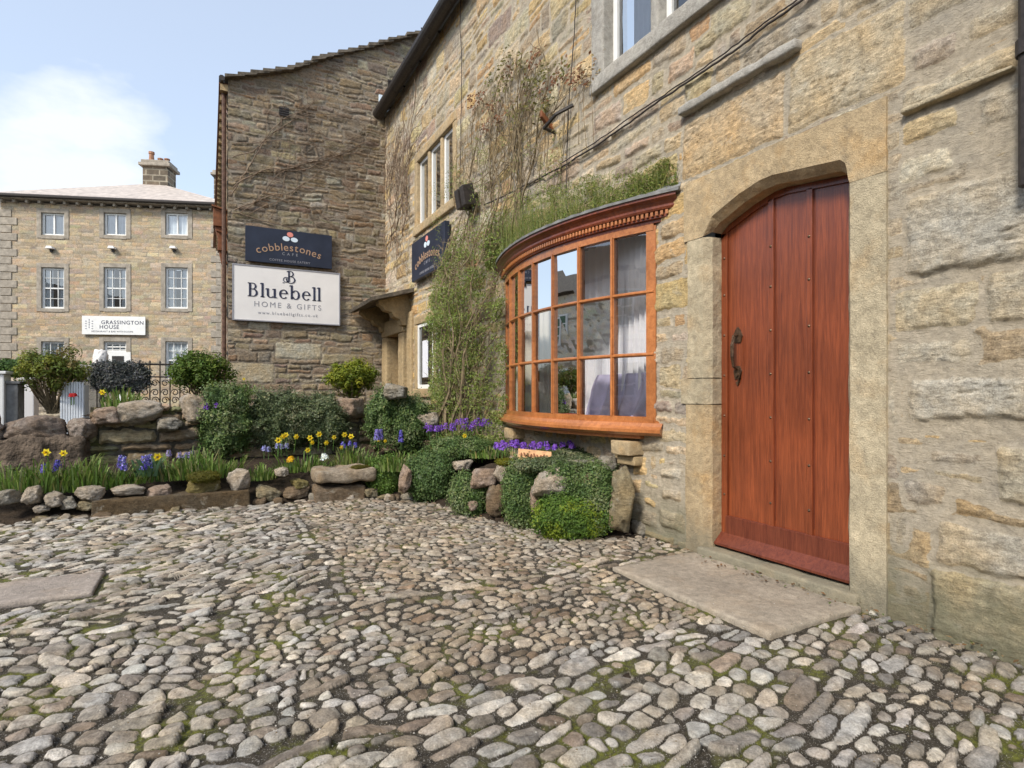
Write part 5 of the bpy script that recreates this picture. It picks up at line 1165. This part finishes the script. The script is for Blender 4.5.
def daffodil():
    r = thing('daffodil', 'yellow daffodil in the group behind the big flat slab', 'flower', (0, 0, 0), 'daffodils of the bed group'); m = MB()
    m.tube([(0, 0, 0), (.005, 0, .10), (0, -.01, .17)], .0035, 5, (.10, .2, .04)); m.build('stem', M['leaf'], r)
    m = MB()
    for k in range(6):
        a = k*math.pi/3; ca_, sa_ = math.cos(a), math.sin(a); P3 = lambda r_, o, d: (r_*ca_-o*sa_, -.015-d, .178+r_*sa_+o*ca_)
        m.add([P3(.004, -.006, 0), P3(.020, -.012, .004), P3(.036, 0, .001), P3(.020, .012, .004)], [(0, 1, 2, 3)], (.88, .74, .06))
    m.build('petals', M['leaf'], r, norm=False)
    m = MB(); m.tube([(0, -.015, .178), (0, -.032, .178), (0, -.038, .178)], [.009, .012, .016], 10, (.86, .60, .02), False); m.build('trumpet', M['leaf'], r, norm=False); return r
d0 = daffodil(); first = True
DF = [(281, 436, None), (310, 438, None), (333, 437, None), (343, 434, None), (352, 436, None), (318, 434, None), (294, 436, None), (307, 450, None), (310, 442, None), (324, 442, None), (278, 440, None), (286, 435, None), (340, 447, None), (378, 439, None), (385, 441, None),
      (48, 452, 'yellow daffodil, left one of the pair in front of the rendered wall'), (64, 453, 'larger yellow daffodil, right one of the pair in front of the rendered wall'), (157, 457, 'lone yellow daffodil beside the blue flowers of the left bed'), (104, 392, 'orange yellow daffodil on top of the garden wall by the iron railing'), (244, 379, 'single small yellow daffodil at the foot of the gable'), (463, 435, 'yellow daffodil in front of the climber foot'), (482, 450, 'small yellow bloom in the green mound near the climber foot'), (470, 449, 'yellow bloom left of the small one near the climber foot')]
for (u, v, lb) in DF:
    y = 6.12 if v > 420 else 6.98
    if u > 450: y = 5.3
    if u == 244: y = 9.8
    p = ony(u, v, y+random.uniform(-.1, .1) if lb is None else y); sc = random.uniform(.7, 1.0)*(1.0 if u > 200 else 1.25)
    o = d0 if first else dup(d0, (0, 0, 0)); first = False
    o.location = (p.x, p.y, p.z-.178*sc); o.scale = (sc,)*3; o.rotation_euler = (random.uniform(-.1, .2), 0, random.uniform(-.5, .5))
    if lb: o['label'] = lb; del o['group']
def spike(name, label, c, h_, r_, n, cols, group=None, nst=1, spread=0):
    m = MB(); c = Vector(c)
    for s in range(nst):
        b = c+Vector((random.uniform(-spread, spread), random.uniform(-spread*.5, spread*.5), random.uniform(-.02, .02))); m.tube([b-Vector((0, 0, .08)), b+Vector((0, 0, h_))], .004, 4, (.10, .18, .05))
        for _ in range(n):
            z = random.random(); t = random.uniform(0, 6.283); rr = r_*(1-.5*z)*random.uniform(.6, 1.1); leaf(m, b+Vector((rr*math.cos(t), rr*math.sin(t), z*h_)), Vector((math.cos(t), math.sin(t), .3)), .009, rgbv(random.choice(cols), .25), .7)
    return tagit(m.build(name, M['leaf'], None, loc=c, norm=False), label, 'flower', group)
BL = [(.10, .08, .42), (.16, .12, .55), (.22, .20, .6)]; PU = [(.22, .08, .50), (.30, .13, .60), (.17, .06, .42)]
spike('hyacinth', 'deep blue hyacinth spike right of the daffodil group', ony(401, 443, 5.75), .12, .028, 220, BL); spike('hyacinth', 'lilac blue hyacinth by the narrow dark cushion', ony(377, 440, 5.9), .11, .035, 220, [(.28, .24, .55), (.20, .16, .5)], nst=2, spread=.05)
spike('blue_flowers', 'cluster of pale and deep blue flowers in the left bed', ony(130, 470, 6.1), .12, .03, 90, BL+[(.45, .45, .75)], nst=6, spread=.16)
spike('blue_flowers', 'small violet blue flowers under the two left daffodils', ony(53, 470, 6.1), .07, .03, 70, BL, nst=3, spread=.08)
spike('blue_flowers', 'violet flowers on the garden wall left of the trailing cushion', ony(214, 408, 6.68), .06, .03, 70, PU, nst=4, spread=.08)
spike('blue_flowers', 'pale violet flowers at the foot of the garden wall near the grassy clump', ony(180, 457, 6.5), .06, .03, 50, [(.3, .26, .5)], nst=5, spread=.12)
spike('blue_flowers', 'lavender flowers behind the pansies in the middle of the bed', ony(275, 450, 6.3), .05, .03, 50, [(.3, .3, .55)], nst=5, spread=.12); spike('blue_flowers', 'faint blue flowers right of the daffodil group', ony(352, 447, 6.3), .05, .03, 50, BL, nst=4, spread=.1)
spike('pansy', 'orange yellow pansy with dark centre in front of the daffodil group', ony(291, 460, 6.0), .03, .03, 90, [(.75, .42, .01), (.8, .5, .02)], nst=3, spread=.014)
spike('white_flowers', 'small white flowers in the middle of the bed', ony(327, 458, 6.0), .03, .035, 80, [(.7, .75, .72)], nst=3, spread=.05)
spike('purple_aubretia', 'bright purple aubretia flowers under the left end of the bow window', ony(517, 448, 4.55), .05, .035, 60, PU, nst=16, spread=.20); spike('purple_aubretia', 'purple aubretia flowers trailing right behind the tan sign', ony(550, 448, 4.2), .04, .03, 50, PU, nst=14, spread=.22)
spike('purple_aubretia', 'violet aubretia flowers at the foot of the climber', ony(455, 430, 5.8), .06, .035, 50, PU, nst=18, spread=.30); spike('purple_aubretia', 'violet aubretia patch low beside the left edge of the bow window', ony(475, 425, 5.7), .06, .035, 50, PU, nst=12, spread=.18)
spike('red_flowers', 'tiny red flowers on top of the rendered wall', ony(71, 396, 6.95), .03, .03, 70, [(.45, .02, .02)], nst=2, spread=.04)
tuft('weed', 'small green weed at the door step', onz(820, 588, G)+Vector((0, .0, 0)), .03, .03, .03, 60, GB, .003, .9)
# tan sign board
tp = ony(535, 456, 4.02); tb = thing('garden_plaque', 'small tan sign board with faded lettering propped among purple flowers', 'sign', (tp.x, tp.y, tp.z-.04))
Tn = Vector((.884, -.468, 0)).normalized(); Bn = Vector((.468, .884, 0))
frp = lambda a, b, d: tuple(tp+Tn*a+Vector((0, 0, b-.10*a))-Bn*(d-b*.5))
m = MB(); m.box((-.135, -.045, -.012), (.135, .045, 0), lambda x, y, z: frp(x, y, z)); m.build('board', M['tanboard'], tb, bevel=.004)
m = MB()
for k in range(9): x = -.11+.026*k; ell(m, x, .005*math.sin(k*2), .008, .018, lambda a, b, d: frp(a, b, d+.001), rot=.4*math.sin(k*1.7), n=8)
m.build('faded_marks', M['bkwood'], tb)
# ================================================================== CLIMBER on the shop wall
cl = thing('wall_climber', 'leafy climbing shrub growing up the wall left of the bow window and over its roof', 'climber', (2.62, 6.1, .35))
st = MB(); lf = MB(); tipl = MB()
LC = [(.17, .23, .04), (.24, .30, .07), (.12, .16, .03), (.21, .22, .06), (.28, .30, .12), (.15, .21, .035)]
def env(y, z):      # how far the leafy mass stands off the wall
    e = .36*max(0, 1-((y-6.35)/1.05)**2)*(1 if z < 2.3 else max(0, 1-(z-2.3)/1.0)); return .05+e
def walk(y, z, ang, r, n, seg, offk=1, branch=.12, wob=.2, lim=None, depth=0):
    pts = []; rr = []; o = random.uniform(.3, 1)
    for i in range(n):
        e = env(y, z)*offk*o; x = WX-.03-e-.02*math.sin(i*.7)
        pts.append(Vector((x, y, z))); rr.append(r); r = max(.0018, r*.955)
        ang += random.gauss(0, wob); ang += (math.pi/2-ang)*.04
        y += math.cos(ang)*seg; z += math.sin(ang)*seg
        if lim and not lim(y, z): break
        if random.random() < branch and depth < 3 and i > 2: walk(y, z, ang+random.choice((-1, 1))*random.uniform(.4, 1.0), r*.7, int((n-i)*.75), seg, offk, branch, wob, lim, depth+1)
    if len(pts) > 2: st.tube(pts, rr, 4, cap=False)
    return pts
random.seed(23)
for k in range(30): walk(random.uniform(5.75, 6.9), random.uniform(.35, .55), math.pi/2+random.gauss(0, .20), random.choice([.008, .012, .022]), 34, .085, 1.0, .10, .16, lambda y, z: 5.45 < y < 7.6 and z < 3.6)
for k in range(20): walk(random.uniform(4.9, 6.6), random.uniform(2.5, 2.8), math.pi/2+random.gauss(0, .28), random.choice([.005, .008, .013]), 24, .085, .5, .16, .20, lambda y, z: 4.3 < y < 7.0 and z < 4.5 and not (y < 4.1 and z > 3.4))
for k in range(16): walk(random.uniform(4.4, 6.2), random.uniform(2.45, 2.75), random.uniform(-.1, .5) if k % 2 else math.pi-random.uniform(.1, .7), .004, 16, .08, .4, .1, .15, lambda y, z: 3.0 < y < 6.8 and 2.42 < z < 3.6)
tips = []
for k in range(18):
    pts = walk(random.uniform(4.6, 6.0), random.uniform(3.0, 3.4), math.pi/2+random.gauss(0, .6), .004, 16, .085, .3, .25, .25, lambda y, z: 4.0 < y < 6.9 and z < 4.45 and not (y < 4.25 and z > 3.75)); tips += pts[-3:]
# leaf mass
nl = 0
while nl < 32000:
    z = random.uniform(.35, 3.05); y = random.uniform(5.35, 7.45)
    lo = 5.36+.25*mnoise.noise(Vector((z*2, 3, 0))); hi = 7.12-.75*max(0, (1.1-z))-.50*max(0, z-2.3)**1.2+.35*mnoise.noise(Vector((z*2.4, 9, 0)))+.2*mnoise.noise(Vector((z*8, 4, 0)))
    if not (lo < y < hi): continue
    dn = mnoise.noise(Vector((y*3.5, z*3.5, 2)))+.6*mnoise.noise(Vector((y*9, z*9, 5)))
    if dn < -.02+.35*max(0, z-2.2) and random.random() < .86: continue
    if z > 2.5 and random.random() < (z-2.5)*1.3: continue
    d = env(y, z)*random.uniform(.35, 1.12)*(1+.35*mnoise.noise(Vector((y*4, z*4, 8))))
    leaf(lf, Vector((WX-.03-d, y, z)), Vector((-.8, -.4, .5))+Vector((random.gauss(0, .6), random.gauss(0, .6), random.gauss(0, .6))), random.uniform(.009, .019), rgbv(random.choice(LC), .3), .38); nl += 1
# dry inner twigs give the mass depth
for k in range(420):
    z = random.uniform(.4, 2.9); y = random.uniform(5.55, 7.15); d = env(y, z)*random.uniform(.5, 1.15); p = Vector((WX-.03-d, y, z)); q = p+Vector((random.uniform(-.08, .02), random.gauss(0, .10), random.gauss(.07, .10))); st.tube([p, p.lerp(q, .5)+Vector((0, 0, .015)), q], [.003, .0025, .0012], 3, cap=False)
# growth over the window roof
nl = 0
while nl < 12000:
    y = random.uniform(2.95, 6.0); f = (y-2.95)/3.05; top = 2.50+.10+.42*min(1, f*1.5)+.10*mnoise.noise(Vector((y*4, 1, 1))); z = 2.42+(top-2.42)*random.random()**1.4
    s = (y-4.325)/1.40; xr = WX-(.32*(1-s*s) if abs(s) < 1 else .06); 
    if mnoise.noise(Vector((y*5, z*5, 1)))+.5*mnoise.noise(Vector((y*13, z*13, 3))) < .02+(z-2.42)*.35 and random.random() < .85: continue
    x = WX-(WX-xr)*random.uniform(0, .98)*max(.25, 1-(z-2.42)*1.6)
    leaf(lf, Vector((x, y, z)), Vector((-.5, -.3, .6))+Vector((random.gauss(0, .7), random.gauss(0, .7), random.gauss(0, .5))), random.uniform(.010, .021), rgbv(random.choice([(.17, .22, .04), (.23, .27, .07), (.13, .17, .03), (.29, .28, .10)]), .3), .22); nl += 1
for k in range(900):
    y = 2.95+3.0*random.random()**.8; f = (y-2.95)/3.05; s = (y-4.325)/1.40; xr = (.30*(1-s*s) if abs(s) < 1 else .05); p = Vector((WX-xr*random.uniform(.1, .95), y, 2.44)); hgt = random.uniform(.05, .20+.40*min(1, f*1.4)); q = p+Vector((random.uniform(-.05, .03), random.gauss(0, .08), hgt)); w_ = Vector((0, .0025, 0))
    c = rgbv(random.choice([(.20, .24, .06), (.28, .27, .10), (.13, .18, .04)])); lf.add([p-w_, p+w_, p.lerp(q, .6)+w_*.8, p.lerp(q, .6)-w_*.8, q], [(0, 1, 2, 3), (3, 2, 4)], c)
# reddish leaf clusters on the bare top shoots
TC = [(505, 60), (520, 62), (536, 60), (545, 72), (492, 80), (508, 82), (528, 84), (472, 100), (480, 98), (490, 108), (500, 118), (515, 100), (540, 80), (560, 78), (575, 75), (583, 80), (590, 72), (545, 92), (535, 98), (548, 105), (541, 112), (555, 160), (500, 92), (486, 128), (511, 70), (563, 70), (520, 110)]
for (u, v) in TC:
    c = onx(u, v, WX-.06); k = random.choice([0, 0, 1, 2])
    for _ in range(34):
        p = c+Vector((random.uniform(-.05, .03), random.gauss(0, .07), random.gauss(0, .05))); leaf(tipl, p, Vector((-1, -.4, .4))+Vector((random.gauss(0, .5),)*3), random.uniform(.014, .026), rgbv([(.20, .095, .045), (.13, .12, .03), (.30, .22, .12)][k], .3), .5)
    a = onx(u+random.uniform(-6, 6), v+70, WX-.05); st.tube([a, a.lerp(c, .5)+Vector((0, random.uniform(-.06, .06), 0)), c], [.004, .003, .0018], 4, cap=False)
for (u, v) in [(500+random.gauss(0, 30), 120+random.random()*70) for _ in range(26)]:
    c = onx(u, v, WX-.06)
    for _ in range(14): leaf(tipl, c+Vector((random.uniform(-.05, .03), random.gauss(0, .06), random.gauss(0, .06))), Vector((-1, -.4, .4)), random.uniform(.010, .018), rgbv((.17, .14, .05), .3), .45)
nl = 0
while nl < 3200:
    z = random.uniform(2.2, 3.9); y = random.uniform(4.3, 7.5)
    if mnoise.noise(Vector((y*2.6, z*2.6, 12)))+.5*mnoise.noise(Vector((y*8, z*8, 15))) < .05+(z-2.6)*.12: continue
    if y < 4.9 and z > 3.4: continue
    leaf(lf, Vector((WX-.04-random.random()*.14, y, z)), Vector((-.8, -.4, .5))+Vector((random.gauss(0, .6), random.gauss(0, .6), random.gauss(0, .6))), random.uniform(.008, .016), rgbv(random.choice(LC), .3), .35); nl += 1
st.build('stems', M['bark'], cl, norm=False); lf.build('foliage', M['leaf'], cl, norm=False); tipl.build('shoot_tips', M['leaf'], cl, norm=False)
tuft('doorway_plant', 'dark leafy plant at the foot of the cafe doorway', (2.55, 8.55, .80), .25, .2, .22, 240, [(.05, .07, .03), (.08, .10, .05), (.15, .14, .11)], .018, .8)
# ================================================================== RAILING, PLANTERS etc.
rp0, rp1 = ony(97, 400, 8.6), ony(178, 400, 8.6)
rl = thing('iron_railing', 'black wrought iron railing with scrolls behind the garden wall', 'railing', (rp0.x, 8.6, .5)); zt = ony(140, 364, 8.6).z
m = MB(); m.tube([(rp0.x, 8.6, zt), (rp1.x+.2, 8.6, zt)], .013, 6); m.tube([(rp0.x, 8.6, zt-.16), (rp1.x+.2, 8.6, zt-.16)], .010, 6); m.tube([(rp0.x, 8.6, .72), (rp1.x+.2, 8.6, .72)], .013, 6); m.build('rail', M['iron'], rl)
x = rp0.x
while x < rp1.x+.2:
    m = MB(); m.tube([(x, 8.6, .45), (x, 8.6, zt+.035)], .008, 5); m.tube([(x, 8.6, zt+.02), (x, 8.6, zt+.05)], [.016, .003], 6); m.build('bar', M['iron'], rl)
    if x < rp1.x+.1:
        m = MB()
        for sg_ in (1, -1):
            for zc0 in (zt-.30, zt-.52):
                m.tube([(x+.055+sg_*.045*math.exp(-t*.12)*math.cos(t), 8.6, zc0+sg_*.06+.05*math.exp(-t*.12)*math.sin(t)) for t in np.linspace(0, 8, 18)], .006, 4)
        m.build('scroll', M['iron'], rl)
    x += .11
cushion('draped_netting', 'dark tangled netting bundled over the left half of the iron railing', wp(120, 377, 8.5), (.28, .07, .17), 6500, .016, [(.06, .068, .062), (.10, .105, .10), (.16, .165, .155)], pw=4, cat='netting')
pp = ony(90, 385, 8.8); stone_part('gate_pillar', (pp.x-.13, 8.7, .3), (pp.x+.13, 8.95, ony(90, 365, 8.8).z), M['dressg'], None, .02, .01, 6, .05); tagit(bpy.data.objects['gate_pillar'], 'pale stone pillar left of the iron railing', 'pillar')
q = ony(101, 357, 8.8); rock('stone_finial', (q.x, q.y, q.z), (.085, .08, .10), 77, M['cream'], .1, 0, None, rk['w'], 'smooth cream rounded stone standing on top at the left end of the railing', None, 'finial')
def lw(u0, u1, v0, v1, y, mat, name, label, cat, dep=.25, slat=0):
    a = ony(u0, v1, y); b = ony(u1, v0, y); z0 = .35
    root = thing(name, label, cat, ((a.x+b.x)/2, y, z0)); m = MB(); 
    if slat:
        n_ = slat; w = (b.x-a.x)/n_
        for k in range(n_): m.box((a.x+w*k, y, z0), (a.x+w*(k+.82), y+.03, b.z))
        m.build('slat_panel', mat, root, bevel=.003); m = MB(); m.box((a.x, y+.03, z0), (b.x, y+dep, b.z-.03)); m.build('box_body', mat, root)
    else:
        m.box((a.x, y, z0), (b.x, y+dep, b.z)); m.build('body', mat, root, bevel=.012); m = MB(); m.box((a.x-.02, y-.02, b.z+.001), (b.x+.02, y+dep+.02, b.z+.03)); m.build('lid', mat, root, bevel=.006)
lw(60, 84, 382, 402, 7.9, M['quoinp'] if 'quoinp' in M else M['curt'], 'slatted_planter', 'whitish slatted planter between open shrub and iron railing', 'planter', .3, 9)
lw(-6, 4, 374, 402, 7.7, M['white'], 'white_planter', 'white box cut by the left edge above the rendered wall', 'planter')
lw(5, 18, 384, 402, 7.75, M['lead'], 'grey_bin', 'grey square bin beside the white box at the left edge', 'bin')
lw(20, 34, 380, 402, 9.5, M['cream'], 'cream_screen', 'cream painted panel between the grey bin and the open shrub', 'screen')
a = ony(-20, 376, 11.5); b = ony(100, 376, 11.5)
sw = wallsheet('street_wall', (a.x-4, 11.5), (b.x+.2, 11.5), 0, ony(50, 377, 11.5).z, M['hotel'], None, .03, [((.55, .48, .40), 2), ((.45, .38, .30), 1)], 72, (.10, .18), (.2, .5), .02); tagit(sw, 'low pale stone wall along the street behind the planters', 'wall')
# ================================================================== window display
vs_ = thing('tall_vase', 'tall dark red vase of dried stems standing inside the bow window', 'vase', (2.83, 4.28, .80))
m = MB(); pr_ = [(0, .075), (.05, .085), (.16, .06), (.28, .085), (.38, .10), (.46, .07), (.50, .085)]
m.tube([(2.83, 4.28, .80+z) for z, r in pr_], [r for z, r in pr_], 20); m.build('vase_body', M['redv'], vs_, True)
m = MB()
for k in range(22): a = random.uniform(0, 6.28); m.tube([(2.83, 4.28, 1.28), (2.83+.05*math.cos(a), 4.28+.05*math.sin(a), 1.45), (2.83+.08*math.cos(a), 4.28+.12*math.sin(a), 1.5+random.random()*.15)], .003, 4, (.3, .05, .04))
m.build('dried_stems', M['redv'], vs_)
def drape(name, label, y0, y1, x, z0, z1, mat, folds, amp, pinch=0, lean=0):
    nu, nv = 70, 26; V = []; 
    for i in range(nu):
        for j in range(nv):
            a = i/(nu-1); b = j/(nv-1); w = 1-pinch*math.sin(math.pi*b*.9)*.5; y = (y0+y1)/2+(y1-y0)*(a-.5)*w
            V.append((x+amp*math.sin(a*folds*6.28+2*math.sin(b*2))*(1.2-b*.6)+lean*(1-b), y+lean*.4*(1-b)*math.sin(a*5), z0+(z1-z0)*b))
    m = MB(); m.add(V, [(i*nv+j, (i+1)*nv+j, (i+1)*nv+j+1, i*nv+j+1) for i in range(nu-1) for j in range(nv-1)]); return tagit(m.build(name, mat, None, True, loc=(x, (y0+y1)/2, z0), norm=False), label, 'curtain')
drape('curtain', 'white gathered curtain behind the rightmost panes of the bow window', 3.22, 3.72, 2.92, .81, 2.28, M['cloth'], 7, .025, .3)
drape('curtain', 'white gathered curtain behind the middle panes of the bow window', 3.66, 4.46, 2.99, .81, 2.28, M['cloth'], 7, .03, .3, -.0)
drape('curtain', 'pale curtain drawn behind the far left panes of the bow window', 4.46, 5.44, 2.86, .81, 2.28, M['clothc'], 9, .012, 0)
drape('display_cloth', 'lilac cloth spread out behind the lowest right panes', 3.28, 3.95, 2.90, .81, 1.16, M['clothl'], 4, .035, -.4, -.08)
m = MB(); m.box((3.3, 3.1, .75), (4.4, 5.6, .80)); tagit(m.build('display_table', M['bkwood'], None, loc=(3.8, 4.3, .75)), 'wooden display table inside the shop behind the bow window', 'table')
# ================================================================== LIGHT & SKY
sunv = Vector((-.70, -.36, .72)).normalized()
sl = bpy.data.lights.new('sun', 'SUN'); sl.energy = SUNE = 2.1; sl.angle = math.radians(12); sl.color = (1, .94, .84); so = bpy.data.objects.new('sun', sl); C.objects.link(so)
so.rotation_euler = (-sunv).to_track_quat('-Z', 'Y').to_euler()
w = bpy.data.worlds.new('World'); S.world = w; w.use_nodes = True; nt = w.node_tree; nt.nodes.clear()
out = nt.nodes.new('ShaderNodeOutputWorld'); sk = nt.nodes.new('ShaderNodeTexSky'); sk.sky_type = 'NISHITA'; sk.sun_disc = False; sk.sun_elevation = math.asin(sunv.z); sk.sun_rotation = math.atan2(sunv.x, sunv.y)
sk.air_density = 1.0; sk.dust_density = 1.5; sk.ozone_density = 1.2
bg = nt.nodes.new('ShaderNodeBackground'); bg.inputs[1].default_value = .145; nt.links.new(sk.outputs[0], bg.inputs[0])
bc = nt.nodes.new('ShaderNodeBackground'); bc.inputs[0].default_value = (.88, .94, 1, 1); bc.inputs[1].default_value = .58
tc = nt.nodes.new('ShaderNodeTexCoord'); mp = nt.nodes.new('ShaderNodeMapping'); mp.inputs['Scale'].default_value = (1, 1, 2.2); nt.links.new(tc.outputs['Generated'], mp.inputs[0])
nz_ = nt.nodes.new('ShaderNodeTexNoise'); nz_.inputs['Scale'].default_value = 3.4; nz_.inputs['Detail'].default_value = 9; nz_.inputs['Roughness'].default_value = .55; nt.links.new(mp.outputs[0], nz_.inputs[0])
# a cloud bank towards the upper left of the street
cd = Vector(ray(70, 200)).normalized(); dp = nt.nodes.new('ShaderNodeVectorMath'); dp.operation = 'DOT_PRODUCT'; nt.links.new(tc.outputs['Generated'], dp.inputs[0]); dp.inputs[1].default_value = cd
mr = nt.nodes.new('ShaderNodeMapRange'); mr.inputs[1].default_value = .980; mr.inputs[2].default_value = 1.0; mr.inputs[3].default_value = -.04; mr.inputs[4].default_value = .22; nt.links.new(dp.outputs['Value'], mr.inputs[0])
ad = nt.nodes.new('ShaderNodeMath'); ad.operation = 'ADD'; nt.links.new(nz_.outputs[0], ad.inputs[0]); nt.links.new(mr.outputs[0], ad.inputs[1])
rp = nt.nodes.new('ShaderNodeValToRGB'); nt.links.new(ad.outputs[0], rp.inputs[0]); rp.color_ramp.elements[0].position = .64; rp.color_ramp.elements[0].color = (.42, .42, .42, 1); rp.color_ramp.elements[1].position = .80; rp.color_ramp.elements[1].color = (1, 1, 1, 1)
mx = nt.nodes.new('ShaderNodeMixShader'); nt.links.new(rp.outputs[0], mx.inputs[0]); nt.links.new(bg.outputs[0], mx.inputs[1]); nt.links.new(bc.outputs[0], mx.inputs[2]); nt.links.new(mx.outputs[0], out.inputs[0])
S.render.engine = 'CYCLES'; S.cycles.max_bounces = 6; S.cycles.diffuse_bounces = 3; S.cycles.glossy_bounces = 3; S.cycles.transparent_max_bounces = 8; S.cycles.caustics_reflective = False; S.cycles.caustics_refractive = False
